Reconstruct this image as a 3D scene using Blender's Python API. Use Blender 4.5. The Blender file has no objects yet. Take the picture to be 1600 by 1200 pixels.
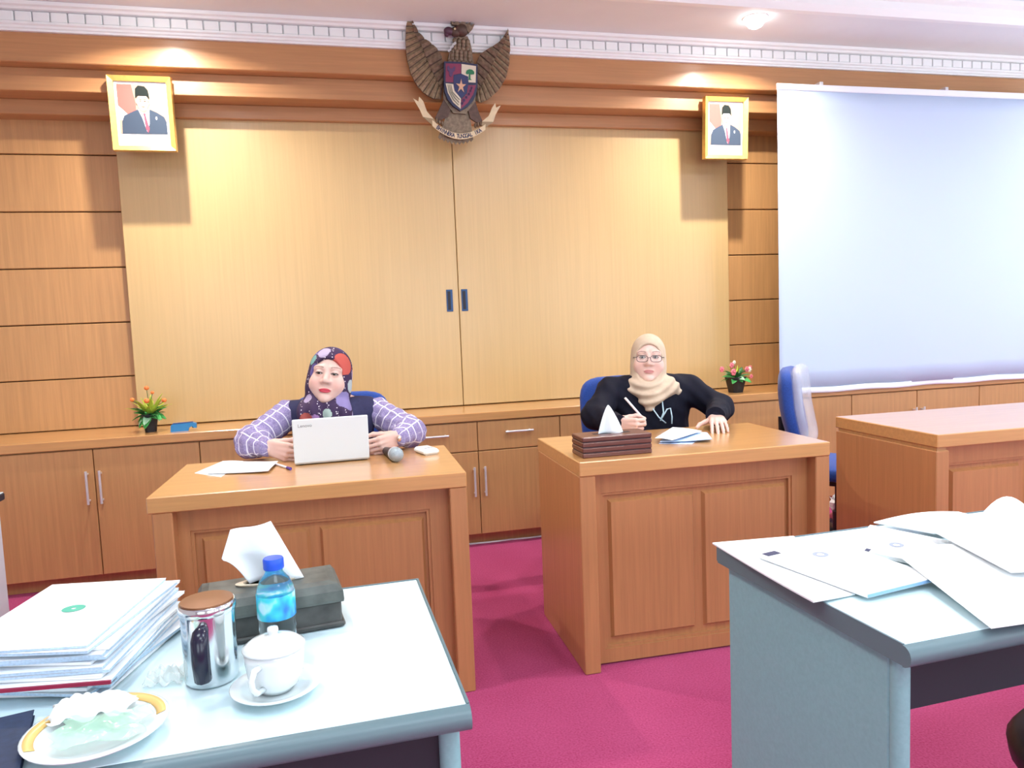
import bpy, math, random
import numpy as np
from mathutils import Matrix, Vector, Euler
random.seed(7)
scene = bpy.context.scene
col = scene.collection

# ---------------------------------------------------------------- camera
cam_data = bpy.data.cameras.new('camera')
cam_data.sensor_fit = 'HORIZONTAL'
cam_data.sensor_width = 36.0
cam_data.lens = 36.0 * 1150.95 / 1600.0
cam_data.clip_start = 0.02
cam = bpy.data.objects.new('camera', cam_data)
col.objects.link(cam)
cam.matrix_world = Matrix(((0.97091608, 0.05820888, -0.23223626, 0.0),
                           (-0.23612581, 0.07245074, -0.9690178, 0.0),
                           (-0.03957975, 0.99567194, 0.08408821, 1.2501),
                           (0, 0, 0, 1)))
scene.camera = cam

# ---------------------------------------------------------------- world, exposure
world = bpy.data.worlds.new('world'); scene.world = world
world.use_nodes = True
wb = world.node_tree.nodes['Background']
wb.inputs['Color'].default_value = (0.82, 0.92, 1.0, 1)
wb.inputs['Strength'].default_value = 5.0
scene.view_settings.view_transform = 'Standard'
scene.view_settings.look = 'None'
scene.view_settings.gamma = 1.0
scene.view_settings.use_curve_mapping = False
scene.view_settings.exposure = 0.42

# lamps of the room: watts of each kind (the lamps themselves are built with their fixtures)
DOWNLIGHT_W = 21.0      # recessed spots along the wall soffit
CEILING_SPOT_W = 13.0   # recessed spots in the main ceiling
TROFFER_W = 12.0        # fluorescent panels above the meeting tables
WARM = (1.0, 0.93, 0.84)
NEUTRAL = (1.0, 0.98, 0.94)
COOL = (0.78, 0.93, 1.0)

# ---------------------------------------------------------------- helpers
class MB:
    """collects geometry; build() links it as one mesh object"""
    def __init__(s): s.v = []; s.f = []; s.uv = None
    def add(s, v, f):
        o = len(s.v); s.v += [tuple(p) for p in v]; s.f += [tuple(i + o for i in q) for q in f]; return s
    def box(s, x0, x1, y0, y1, z0, z1, b=0.0):
        if b <= 0:
            v = [(x, y, z) for z in (z0, z1) for y in (y0, y1) for x in (x0, x1)]
            return s.add(v, [(0, 2, 3, 1), (4, 5, 7, 6), (0, 1, 5, 4), (2, 6, 7, 3), (0, 4, 6, 2), (1, 3, 7, 5)])
        b = min(b, abs(x1-x0)*.49, abs(y1-y0)*.49, abs(z1-z0)*.49)
        V = []; idx = {}
        for i, x in enumerate((x0, x1)):
            for j, y in enumerate((y0, y1)):
                for k, z in enumerate((z0, z1)):
                    sx, sy, sz = (1, -1)[i]*b, (1, -1)[j]*b, (1, -1)[k]*b
                    for a, p in enumerate(((x, y+sy, z+sz), (x+sx, y, z+sz), (x+sx, y+sy, z))):
                        idx[i, j, k, a] = len(V); V.append(p)
        F = []
        g = lambda i, j, k, a: idx[i, j, k, a]
        for i in (0, 1):
            q = [g(i, 0, 0, 0), g(i, 0, 1, 0), g(i, 1, 1, 0), g(i, 1, 0, 0)]; F.append(q if i == 0 else q[::-1])
            q = [g(0, i, 0, 1), g(1, i, 0, 1), g(1, i, 1, 1), g(0, i, 1, 1)]; F.append(q if i == 0 else q[::-1])
            q = [g(0, 0, i, 2), g(0, 1, i, 2), g(1, 1, i, 2), g(1, 0, i, 2)]; F.append(q if i == 0 else q[::-1])
        for i in (0, 1):
            for j in (0, 1):
                F.append([g(i, j, 0, 0), g(i, j, 1, 0), g(i, j, 1, 1), g(i, j, 0, 1)])
                F.append([g(i, 0, j, 0), g(i, 1, j, 0), g(i, 1, j, 2), g(i, 0, j, 2)])
                F.append([g(0, i, j, 1), g(1, i, j, 1), g(1, i, j, 2), g(0, i, j, 2)])
                for k in (0, 1): F.append([g(i, j, k, 0), g(i, j, k, 1), g(i, j, k, 2)])
        return s.add(V, F)
    def prism(s, poly, axis, a, b):
        """polygon in the two other axes (cyclic order), extruded from a to b along axis"""
        n = len(poly)
        def P(p, t): return {'x': (t, p[0], p[1]), 'y': (p[0], t, p[1]), 'z': (p[0], p[1], t)}[axis]
        v = [P(p, a) for p in poly] + [P(p, b) for p in poly]
        f = [tuple(range(n))[::-1], tuple(range(n, 2*n))] + [(i, (i+1) % n, n+(i+1) % n, n+i) for i in range(n)]
        return s.add(v, f)
    def lathe(s, prof, n=24, c=(0, 0, 0), sx=1.0, sy=1.0):
        v = []; f = []
        for r, z in prof:
            for k in range(n):
                a = 2*math.pi*k/n; v.append((c[0]+sx*r*math.cos(a), c[1]+sy*r*math.sin(a), c[2]+z))
        for i in range(len(prof)-1):
            for k in range(n):
                f.append((i*n+k, i*n+(k+1) % n, (i+1)*n+(k+1) % n, (i+1)*n+k))
        if prof[0][0] > 1e-6: f.append(tuple(range(n))[::-1])
        if prof[-1][0] > 1e-6: f.append(tuple(range((len(prof)-1)*n, len(prof)*n)))
        return s.add(v, f)
    def tube(s, pts, rad, n=8, caps=True):
        pts = [Vector(p) for p in pts]
        if not isinstance(rad, (list, tuple)): rad = [rad]*len(pts)
        t0 = (pts[1]-pts[0]).normalized()
        up = Vector((0, 0, 1)) if abs(t0.z) < .9 else Vector((1, 0, 0))
        nx = t0.cross(up).normalized(); v = []; f = []
        for i, p in enumerate(pts):
            t = (pts[min(i+1, len(pts)-1)]-pts[max(i-1, 0)]).normalized()
            nx = (nx - t*nx.dot(t)).normalized(); ny = t.cross(nx)
            for k in range(n):
                a = 2*math.pi*k/n
                v.append(p + (nx*math.cos(a)+ny*math.sin(a))*rad[i])
        for i in range(len(pts)-1):
            for k in range(n): f.append((i*n+k, i*n+(k+1) % n, (i+1)*n+(k+1) % n, (i+1)*n+k))
        if caps: f += [tuple(range(n))[::-1], tuple(range((len(pts)-1)*n, len(pts)*n))]
        return s.add(v, f)
    def sheet(s, fn, nu, nv, th=0.0):
        """surface fn(u,v)->xyz; with th a second layer under it"""
        P = [[Vector(fn(i/nu, j/nv)) for j in range(nv+1)] for i in range(nu+1)]
        top = [p for r in P for p in r]; m = nv+1
        F = [(i*m+j, (i+1)*m+j, (i+1)*m+j+1, i*m+j+1) for i in range(nu) for j in range(nv)]
        if th <= 0: return s.add(top, F)
        nor = []
        for i in range(nu+1):
            for j in range(nv+1):
                a = P[min(i+1, nu)][j]-P[max(i-1, 0)][j]; b = P[i][min(j+1, nv)]-P[i][max(j-1, 0)]
                c = a.cross(b); nor.append(c.normalized() if c.length > 1e-12 else Vector((0, 0, 1)))
        bot = [p - n*th for p, n in zip(top, nor)]; N = len(top)
        F2 = [tuple(i+N for i in q[::-1]) for q in F]
        rim = [i*m for i in range(nu+1)] + [nu*m+j for j in range(1, nv+1)] + [i*m+nv for i in range(nu-1, -1, -1)] + [j for j in range(nv-1, 0, -1)]
        F3 = [(rim[k], rim[k]+N, rim[(k+1) % len(rim)]+N, rim[(k+1) % len(rim)]) for k in range(len(rim))]
        return s.add(top+bot, F+F2+F3)
    def sphere(s, c, r, nu=16, nv=10, sc=(1, 1, 1)):
        prof = [(r*math.sin(math.pi*i/nv), -r*math.cos(math.pi*i/nv)) for i in range(nv+1)]
        m = MB().lathe([(max(a, 1e-7), b) for a, b in prof], nu)
        return s.add([(c[0]+p[0]*sc[0], c[1]+p[1]*sc[1], c[2]+p[2]*sc[2]) for p in m.v], m.f)
    def xf(s, M):
        s.v = [tuple(M @ Vector(p)) for p in s.v]; return s
    def mesh(s, name, mat, smooth=False):
        me = bpy.data.meshes.new(name); me.from_pydata(s.v, [], s.f); me.update()
        if mat: me.materials.append(mat)
        if smooth:
            me.polygons.foreach_set('use_smooth', [True]*len(me.polygons))
            if smooth != 'all': me.set_sharp_from_angle(angle=math.radians(smooth if smooth is not True else 40))
        return me
    def build(s, name, mat, parent=None, smooth=False, loc=None):
        o = bpy.data.objects.new(name, s.mesh(name, mat, smooth)); col.objects.link(o)
        if parent: o.parent = parent
        if loc: o.location = loc
        return o

def tag(o, label=None, cat=None, group=None, kind=None):
    if label: o['label'] = label
    if cat: o['category'] = cat
    if group: o['group'] = group
    if kind: o['kind'] = kind
    return o
def thing(name, label, cat, loc=(0, 0, 0), rz=0.0, group=None):
    o = bpy.data.objects.new(name, None); col.objects.link(o); o.empty_display_size = .05
    o.location = loc; o.rotation_euler = (0, 0, rz)
    return tag(o, label, cat, group)
def copy_part(src, parent, loc):
    c = src.copy(); col.objects.link(c); c.parent = parent; c.location = loc; return c

# ---------------------------------------------------------------- materials
def new_mat(name):
    m = bpy.data.materials.new(name); m.use_nodes = True
    nt = m.node_tree; return m, nt, nt.nodes['Principled BSDF']
def N(nt, typ, **kw):
    n = nt.nodes.new(typ)
    for k, v in kw.items():
        if k.startswith('_'): setattr(n, k[1:], v)
        else: n.inputs[k.replace('__', ' ')].default_value = v
    return n
def simple(name, c, rough=.5, metal=0.0, spec=.5, coat=0.0, trans=0.0, ior=1.45, noise=0.0, nscale=30.0, bump=0.0, alpha=1.0, sheen=0.0, sss=0.0):
    m, nt, p = new_mat(name)
    p.inputs['Base Color'].default_value = (*c, 1); p.inputs['Roughness'].default_value = rough
    p.inputs['Metallic'].default_value = metal; p.inputs['Specular IOR Level'].default_value = spec
    p.inputs['Coat Weight'].default_value = coat; p.inputs['Transmission Weight'].default_value = trans
    p.inputs['IOR'].default_value = ior; p.inputs['Alpha'].default_value = alpha
    p.inputs['Sheen Weight'].default_value = sheen
    if sss: p.inputs['Subsurface Weight'].default_value = sss; p.inputs['Subsurface Radius'].default_value = (.01, .004, .002)
    if noise or bump:
        tc = N(nt, 'ShaderNodeTexCoord'); nz = N(nt, 'ShaderNodeTexNoise', Scale=nscale, Detail=4.0)
        nt.links.new(tc.outputs['Object'], nz.inputs['Vector'])
        if noise:
            r = N(nt, 'ShaderNodeValToRGB')
            r.color_ramp.elements[0].position = .3; r.color_ramp.elements[1].position = .7
            r.color_ramp.elements[0].color = (*[x*(1-noise) for x in c], 1); r.color_ramp.elements[1].color = (*[min(1, x*(1+noise)) for x in c], 1)
            nt.links.new(nz.outputs['Fac'], r.inputs['Fac']); nt.links.new(r.outputs['Color'], p.inputs['Base Color'])
        if bump:
            b = N(nt, 'ShaderNodeBump', Strength=bump, Distance=.003)
            nt.links.new(nz.outputs['Fac'], b.inputs['Height']); nt.links.new(b.outputs['Normal'], p.inputs['Normal'])
    return m
def wood(name, c, dark=.82, rough=.35, scale=(60, 60, 2.2), coat=.15):
    m, nt, p = new_mat(name)
    tc = N(nt, 'ShaderNodeTexCoord'); mp = N(nt, 'ShaderNodeMapping'); mp.inputs['Scale'].default_value = scale
    nt.links.new(tc.outputs['Object'], mp.inputs['Vector'])
    n1 = N(nt, 'ShaderNodeTexNoise', Scale=1.0, Detail=5.0, Roughness=.65); nt.links.new(mp.outputs['Vector'], n1.inputs['Vector'])
    n2 = N(nt, 'ShaderNodeTexNoise', Scale=1.3, Detail=2.0); nt.links.new(tc.outputs['Object'], n2.inputs['Vector'])
    ad = N(nt, 'ShaderNodeMath', _operation='MULTIPLY_ADD'); ad.inputs[1].default_value = .35; nt.links.new(n2.outputs['Fac'], ad.inputs[0]); nt.links.new(n1.outputs['Fac'], ad.inputs[2])
    r = N(nt, 'ShaderNodeValToRGB'); r.color_ramp.elements[0].position = .45; r.color_ramp.elements[1].position = .9
    r.color_ramp.elements[0].color = (*[x*dark for x in c], 1); r.color_ramp.elements[1].color = (*[min(1, x*1.06) for x in c], 1)
    nt.links.new(ad.outputs[0], r.inputs['Fac']); nt.links.new(r.outputs['Color'], p.inputs['Base Color'])
    p.inputs['Roughness'].default_value = rough; p.inputs['Coat Weight'].default_value = coat; p.inputs['Coat Roughness'].default_value = .2
    return m
M = {}
M['wood'] = wood('cherry wood', (.56, .30, .12))
M['wood_desk'] = wood('desk wood', (.49, .225, .088))
M['wood_top'] = wood('desk top wood', (.60, .31, .11), scale=(2.2, 60, 60), rough=.28, coat=.8)
M['panel'] = wood('honey veneer', (.575, .395, .175), dark=.94, rough=.34, scale=(70, 70, 1.5), coat=.25)
M['beam'] = wood('beam wood', (.52, .26, .11), scale=(2, 60, 60), rough=.38, coat=.15)
M['white_trim'] = simple('white plaster', (.88, .92, .92), .55)
M['ceiling'] = simple('ceiling paint', (.82, .87, .89), .8, noise=.02, nscale=4)
M['wallpaint'] = simple('wall paint', (.72, .70, .66), .8)
M['steel'] = simple('brushed steel', (.72, .73, .75), .35, metal=.45)
M['joint'] = simple('brown joint', (.10, .04, .015), .7)
M['dark'] = simple('dark recess', (.02, .02, .03), .6)
M['gold'] = simple('gilt frame', (.75, .49, .13), .35, metal=.35, noise=.12, nscale=40, bump=.2)
M['blue_metal'] = simple('blue steel pull', (.03, .07, .16), .35, metal=.5)
M['cable'] = simple('white cable', (.85, .82, .85), .5)
def carpet():
    m, nt, p = new_mat('magenta carpet')
    tc = N(nt, 'ShaderNodeTexCoord')
    n1 = N(nt, 'ShaderNodeTexNoise', Scale=160.0, Detail=3.0); n2 = N(nt, 'ShaderNodeTexNoise', Scale=2.0, Detail=3.0)
    for n in (n1, n2): nt.links.new(tc.outputs['Object'], n.inputs['Vector'])
    ad = N(nt, 'ShaderNodeMath', _operation='MULTIPLY_ADD'); ad.inputs[1].default_value = .5; nt.links.new(n2.outputs['Fac'], ad.inputs[0]); nt.links.new(n1.outputs['Fac'], ad.inputs[2])
    r = N(nt, 'ShaderNodeValToRGB'); r.color_ramp.elements[0].position = .5; r.color_ramp.elements[1].position = 1.0
    r.color_ramp.elements[0].color = (.30, .028, .095, 1); r.color_ramp.elements[1].color = (.46, .075, .19, 1)
    nt.links.new(ad.outputs[0], r.inputs['Fac']); nt.links.new(r.outputs['Color'], p.inputs['Base Color'])
    b = N(nt, 'ShaderNodeBump', Strength=.6, Distance=.004); nt.links.new(n1.outputs['Fac'], b.inputs['Height']); nt.links.new(b.outputs['Normal'], p.inputs['Normal'])
    p.inputs['Roughness'].default_value = .95; p.inputs['Specular IOR Level'].default_value = .1
    p.inputs['Sheen Weight'].default_value = .15; p.inputs['Sheen Tint'].default_value = (.9, .5, .8, 1)
    return m
M['carpet'] = carpet()
# ================================================================ the room
XL, XR, YF = -3.2, 5.4, -3.2        # side walls, wall behind the camera
YS, YP = 4.44, 4.36                 # siding plane, face of the sliding panels
YB, ZB0, ZB1 = 4.10, 2.589, 2.726   # wooden header beam
ZC, ZM, YT = 2.850, 3.00, 3.58      # soffit, main ceiling, edge of the soffit
tag(MB().box(XL-.1, XR+.1, YF-.1, 4.7, -.06, 0).build('floor', M['carpet']), kind='structure')
wall = tag(MB().box(XL-.1, XR+.1, 4.47, 4.7, 0, 3.15).build('wall_back', M['joint']), kind='structure')
tag(MB().box(XL-.1, XL, YF, 4.47, 0, 3.15).build('wall_left', M['wallpaint']), kind='structure')
FWIN_ADDED = ((-2.4, -.4), (.6, 2.6), (3.4, 5.0))
WIN = ((-2.2, -.6), (-.2, 1.4), (1.8, 3.4)); WZ0, WZ1 = .85, 2.35
wr = MB().box(XR, XR+.1, YF, 4.47, 0, WZ0).box(XR, XR+.1, YF, 4.47, WZ1, 3.15)
for a, b in zip([YF]+[w[1] for w in WIN], [w[0] for w in WIN]+[4.47]): wr.box(XR, XR+.1, a, b, WZ0, WZ1)
tag(wr.build('wall_right', M['wallpaint']), kind='structure')
def pane_mat():
    m, nt, p = new_mat('window glass'); out = nt.nodes['Material Output']
    tr = N(nt, 'ShaderNodeBsdfTransparent'); gl = N(nt, 'ShaderNodeBsdfGlossy', Roughness=.02); mx = N(nt, 'ShaderNodeMixShader', Fac=.06)
    nt.links.new(tr.outputs[0], mx.inputs[1]); nt.links.new(gl.outputs[0], mx.inputs[2]); nt.links.new(mx.outputs[0], out.inputs['Surface']); return m
M['pane'] = pane_mat()
for i, (a, b) in enumerate(FWIN_ADDED):  # unseen windows behind the camera, added to brighten ceiling and back wall
    fr = MB(); c = (a+b)/2
    for x0, x1, z0, z1 in ((a, b, WZ0, WZ0+.05), (a, b, WZ1-.05, WZ1), (a, a+.05, WZ0+.05, WZ1-.05), (b-.05, b, WZ0+.05, WZ1-.05), (c-.025, c+.025, WZ0+.05, WZ1-.05)):
        fr.box(x0, x1, YF-.07, YF-.02, z0, z1)
    w = tag(fr.build('window_%d' % (i+4), M['white_trim']), kind='structure')
    for x0, x1 in ((a+.05, c-.025), (c+.025, b-.05)): MB().box(x0, x1, YF-.046, YF-.04, WZ0+.05, WZ1-.05).build('pane', M['pane'], w)
    pl = bpy.data.lights.new('window_portal', 'AREA'); pl.shape = 'RECTANGLE'; pl.size, pl.size_y = b-a, WZ1-WZ0; pl.cycles.is_portal = True
    po = bpy.data.objects.new('window_portal', pl); col.objects.link(po); po.parent = w; po.location = (c, YF-.12, (WZ0+WZ1)/2); po.rotation_euler = (math.pi/2, 0, 0)
for i, (a, b) in enumerate(WIN):
    fr = MB(); c = (a+b)/2
    for y0, y1, z0, z1 in ((a, b, WZ0, WZ0+.05), (a, b, WZ1-.05, WZ1), (a, a+.05, WZ0+.05, WZ1-.05), (b-.05, b, WZ0+.05, WZ1-.05), (c-.025, c+.025, WZ0+.05, WZ1-.05)):
        fr.box(XR+.02, XR+.07, y0, y1, z0, z1)
    w = tag(fr.build('window_%d' % (i+1), M['white_trim']), kind='structure')
    for y0, y1 in ((a+.05, c-.025), (c+.025, b-.05)): MB().box(XR+.04, XR+.046, y0, y1, WZ0+.05, WZ1-.05).build('pane', M['pane'], w)
    pl = bpy.data.lights.new('window_portal', 'AREA'); pl.shape = 'RECTANGLE'; pl.size, pl.size_y = b-a, WZ1-WZ0; pl.cycles.is_portal = True
    po = bpy.data.objects.new('window_portal', pl); col.objects.link(po); po.parent = w; po.location = (XR+.12, c, (WZ0+WZ1)/2); po.rotation_euler = (math.pi/2, 0, math.pi/2)
wf = MB().box(XL-.1, XR+.1, YF-.1, YF, 0, .85).box(XL-.1, XR+.1, YF-.1, YF, 2.35, 3.15)
for a_, b_ in zip([XL-.1]+[w[1] for w in FWIN_ADDED], [w[0] for w in FWIN_ADDED]+[XR+.1]): wf.box(a_, b_, YF-.1, YF, .85, 2.35)
tag(wf.build('wall_front', M['wallpaint']), kind='structure')
tag(MB().box(XL, XR, YF, YT, ZM, ZM+.1).build('ceiling', M['ceiling']), kind='structure')
sof = tag(MB().box(XL, XR, YT, 4.47, ZC, ZM+.1).build('trim_soffit', M['ceiling']), kind='structure')
edge = MB().prism([(YT-.001, ZC-.012), (YT+.035, ZC-.012), (YT+.035, ZC), (YT, ZC), (YT, ZC+.1), (YT-.05, ZC+.1), (YT-.045, ZC+.075), (YT-.02, ZC+.06), (YT-.02, ZC+.02), (YT-.012, ZC+.005)], 'x', XL, XR)
tag(edge.build('trim_ceiling_edge', M['white_trim']), kind='structure')
# siding boards on both sides of the sliding panels, with open joints
zs = [.757, 1.036, 1.3325, 1.6305, 1.928, 2.227, 2.431, 2.53]
for x0, x1 in ((XL, -1.04), (2.51, XR)):
    for a, b in zip(zs[:-1], zs[1:]):
        MB().box(x0, x1, YS, 4.47, a+.003, b-.003, .003).build('board', M['wood'], wall)
# stepped wooden header
beam = tag(MB().box(XL, XR, YB, 4.47, ZB0, ZB1+.05, .004).build('trim_beam', M['beam']), kind='structure')
MB().box(XL, XR, 4.18, 4.47, 2.478, ZB0, .003).build('beam_step', M['beam'], beam)
MB().box(XL, XR, 4.325, 4.47, 2.404, 2.478, .003).build('beam_molding', M['beam'], beam)
# plaster cornice with dentils
prof = [(YB+.02, ZB1), (YB-.018, ZB1), (YB-.018, ZB1+.010), (YB-.024, ZB1+.014), (YB-.024, ZB1+.024), (YB-.032, ZB1+.030), (YB-.032, ZB1+.040), (YB-.012, ZB1+.042),
        (YB-.012, ZB1+.090), (YB-.045, ZB1+.092), (YB-.05, ZB1+.102), (YB-.062, ZB1+.108), (YB-.066, ZC-.001), (YB+.02, ZC-.001)]
corn = tag(MB().prism(prof, 'x', XL, XR).build('trim_cornice', M['white_trim'], smooth=False), kind='structure')
dm = MB().box(-.0355, .0355, -.016, 0, 0, .046, .003).mesh('dentil', M['white_trim'])
for k in range(86):
    o = bpy.data.objects.new('dentil', dm); col.objects.link(o); o.parent = corn
    o.location = (-1.65 + k*.0765, YB-.012, ZB1+.0425)
# sliding panels
for i, (x0, x1, hx) in enumerate(((-1.057, .7385, .685), (.7425, 2.523, .775))):
    d = tag(MB().box(x0, x1, YP, YP+.035, .762, 2.47, .003).build('door_%d' % (i+1), M['panel']), kind='structure')
    hb = MB()
    hb.box(hx-.019, hx+.019, YP-.003, YP, 1.325, 1.455, .001)
    h = hb.build('flush_pull', M['blue_metal'], d); tag(h, 'dark blue steel recessed finger pull')
    MB().box(hx-.012, hx+.006, YP-.0045, YP-.003, 1.335, 1.445).build('pull_recess', M['dark'], h)
tag(MB().box(-1.057, 2.523, YP+.035, 4.47, .76, 2.47).build('trim_panel_backing', M['wood']), kind='structure')

# ---------------------------------------------------------------- back cabinets
YC = 3.99
top = MB().box(-2.66, 5.1, YC-.012, YP+.08, .711, .757, .003)
tag(top.build('worktop', M['wood_top']), 'long wooden worktop running along the back wall over the cabinets', 'worktop')
hv = MB(); hv.tube([(0, -.03, 0), (0, -.03, .165)], .006, 10); hv.box(-.004, .004, -.028, 0, .012, .020); hv.box(-.004, .004, -.028, 0, .145, .153)
hv = hv.mesh('handle', M['steel'], 40)
hh = MB(); hh.tube([(0, -.03, 0), (.16, -.03, 0)], .006, 10); hh.box(.012, .020, -.028, 0, -.004, .004); hh.box(.14, .148, -.028, 0, -.004, .004)
hh = hh.mesh('handle', M['steel'], 40)
def handle(me, parent, loc):
    o = bpy.data.objects.new('handle', me); col.objects.link(o); o.parent = parent; o.location = loc
    o['label'] = 'slim brushed steel bar handle'
units = [(-2.664, -1.679, 0, 'closed two-door wooden cabinet at the far left end of the back row'),
         (-1.679, -.6935, 0, 'two-door wooden cabinet below the orange-flowered plant, steel bar handles'),
         (-.6935, .269, 0, 'wooden cabinet behind the laptop desk and the woman in plaid'),
         (.269, 1.227, 1, 'wooden cabinet with two drawers over two doors, seen between the two desks'),
         (1.227, 2.19, 0, 'wooden cabinet behind the woman in the beige headscarf'),
         (2.19, 3.1547, 0, 'wooden cabinet behind the plastic-wrapped blue chair'),
         (3.1547, 4.1332, 0, 'wooden cabinet under the projection screen, two short handles showing'),
         (4.1332, 5.1, 0, 'wooden cabinet at the right end under the projection screen')]
for x0, x1, dr, lab in units:
    t = thing('cabinet', lab, 'cabinet', (x0, YC, 0), group='cabinets of the back row')
    w = x1-x0
    MB().box(.001, w-.001, .022, YP-YC+.06, .068, .709).build('body', M['wood'], t)
    MB().box(.001, w-.001, .06, YP-YC+.05, .0, .068).build('plinth', M['wood'], t)
    zt = .704
    if dr:
        for a, b in ((0, w/2), (w/2, w)):
            d = MB().box(a+.002, b-.002, 0, .02, .543, .704, .0025).build('drawer', M['wood'], t)
            handle(hh, d, ((a+b)/2-.085 + (.0 if a == 0 else .0), 0, .642))
        zt = .538
    for a, b, hx in ((0, w/2, w/2-.030), (w/2, w, w/2+.030)):
        d = MB().box(a+.002, b-.002, 0, .02, .0705, zt, .0025).build('door', M['wood'], t)
        handle(hv, d, (hx, 0, .292 if dr else .436))
cb = MB(); pts = [(.2+i*.06, 4.035+.003*math.sin(i*1.7), .005) for i in range(22)]
cb.tube(pts, .005, 8)
tag(cb.build('floor_cable', M['cable'], smooth=True), 'thin white cable lying along the cabinet plinth on the carpet', 'cable')

# ---------------------------------------------------------------- lamps
def emit(name, c, s):
    m, nt, p = new_mat(name); p.inputs['Base Color'].default_value = (.9, .9, .9, 1)
    p.inputs['Emission Color'].default_value = (*c, 1); p.inputs['Emission Strength'].default_value = s; return m
M['lens_warm'] = emit('downlight lens', (1, .97, .95), 12.0)
M['diffuser'] = emit('troffer diffuser', COOL, 3.0)
M['chrome'] = simple('white lamp ring', (.9, .9, .9), .3)
def lamp(t, kind, w, c, size, z=-.012, ang=150):
    l = bpy.data.lights.new('lamp', 'AREA'); l.energy = w; l.color = c
    if kind == 'disk': l.shape = 'DISK'; l.size = size
    else: l.shape = 'RECTANGLE'; l.size, l.size_y = size
    l.spread = math.radians(ang)
    o = bpy.data.objects.new('lamp', l); col.objects.link(o); o.parent = t; o.location = (0, 0, z)
def downlight(x, y, z, w, c, label, size=.05, ang=150, group=None):
    t = thing('recessed_downlight', label, 'downlight', (x, y, z), group=group)
    MB().lathe([(.052, -.002), (.066, -.004), (.070, -.001), (.070, .0)], 24).build('ring', M['chrome'], t, smooth=True)
    MB().lathe([(.0001, -.056), (.018, -.054), (.036, -.045), (.048, -.028), (.053, -.006), (.053, 0)], 24).build('lens', M['lens_warm'], t, smooth=True)
    lamp(t, 'disk', w, c, size, -.060, ang)
G1 = 'recessed downlights along the wall soffit'
downlight(2.34, 3.73, ZC, DOWNLIGHT_W, WARM, 'bright recessed downlight in the soffit near the right portrait', group=G1)
downlight(-.74, 3.73, ZC, DOWNLIGHT_W, WARM, 'recessed downlight in the soffit above the left portrait', group=G1)
downlight(5.15, 3.73, ZC, DOWNLIGHT_W*.5, NEUTRAL, 'recessed downlight in the soffit at the right end of the screen', group=G1)
G2 = 'recessed spots in the main ceiling'
for i, (x, y, lab) in enumerate(((-.65, 2.2, 'ceiling spot above the laptop desk'), (1.62, 2.2, 'ceiling spot above the tissue box desk'), (3.9, 2.2, 'ceiling spot above the empty right desk'))):
    downlight(x, y, ZM, CEILING_SPOT_W*(1, 1, .4)[i], NEUTRAL, lab, .10, 160, G2)
G3 = 'fluorescent panels above the meeting tables'
for i, (x, y, k, lab) in enumerate(((-.75, .55, 1, 'fluorescent ceiling panel above the white table with the cup'), (1.75, .75, 1.8, 'fluorescent ceiling panel above the white table with documents'),
                                 (.5, -.6, 1.0, 'fluorescent ceiling panel behind the camera in the middle of the room'), (1.75, -1.6, .8, 'fluorescent ceiling panel at the back of the room, right'),
                                 (3.9, .3, .7, 'fluorescent ceiling panel at the right side of the room'))):
    t = thing('ceiling_light', lab, 'ceiling light', (x, y, ZM), group=G3)
    fr = MB().box(-.62, .62, -.32, -.30, -.02, 0).box(-.62, .62, .30, .32, -.02, 0).box(-.62, -.60, -.30, .30, -.02, 0).box(.60, .62, -.30, .30, -.02, 0)
    fr.build('frame', M['chrome'], t)
    MB().box(-.60, .60, -.30, .30, -.008, 0).build('diffuser', M['diffuser'], t)
    lamp(t, 'rect', TROFFER_W*k, COOL, (1.15, .55), -.022, 170)
# ================================================================ desks
def desk(label, ox, oy, rz, W=.9736, D=.5767, over_l=0.0, side_gap=False):
    t = thing('desk', label, 'desk', (ox, oy, 0), rz, 'wooden desks with panelled fronts')
    w = M['wood_desk']
    MB().box(-over_l, W, 0, D, .709, .76, .003).build('desktop', M['wood_top'], t)
    z1 = .695 if side_gap else .709
    for a, b in ((0, .058), (W-.058, W)):
        o = MB().box(a, b, .004, D-.004, 0, z1, .003).build('side_panel', w, t)
        if side_gap: MB().box(a+.008, b-.008, .012, D-.012, z1, .709).build('spacer', M['wood'], o)
    v = .06   # modesty panel: frame with a sunk field and two raised panels
    fr = MB().box(.058, .094, v, v+.02, .006, .709).box(W-.122, W-.058, v, v+.02, .006, .709)
    fr.box(.094, W-.122, v, v+.02, .632, .709).box(.094, W-.122, v, v+.02, .006, .057)
    mp = fr.build('modesty_panel', w, t)
    MB().box(.058, W-.058, v+.02, v+.03, .006, .709).build('field', w, mp)
    e = .010
    q = MB()                       # small quarter moulding inside the frame
    q.box(.094, .104, v+.006, v+.02, .057, .632).box(W-.132, W-.122, v+.006, v+.02, .057, .632)
    q.box(.104, W-.132, v+.006, v+.02, .622, .632).box(.104, W-.132, v+.006, v+.02, .057, .067)
    q.build('moulding', w, mp)
    for a, b in ((.124, .456), (.489, W-.142)):
        z0, z1_ = .092, .602; c = .009
        P = [(a, v+.02, z0), (b, v+.02, z0), (b, v+.02, z1_), (a, v+.02, z1_), (a+c, v+.005, z0+c), (b-c, v+.005, z0+c), (b-c, v+.005, z1_-c), (a+c, v+.005, z1_-c)]
        MB().add(P, [(4, 5, 6, 7), (0, 1, 5, 4), (1, 2, 6, 5), (2, 3, 7, 6), (3, 0, 4, 7)]).build('raised_panel', w, mp)
    return t
R = math.radians
desk('wooden desk with the white laptop on it, left of the aisle', -.5698, 2.4061, R(-1.24), over_l=.012)
desk('wooden desk carrying the ribbed brown tissue box', .7947, 2.3734, R(-1.24))
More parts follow.
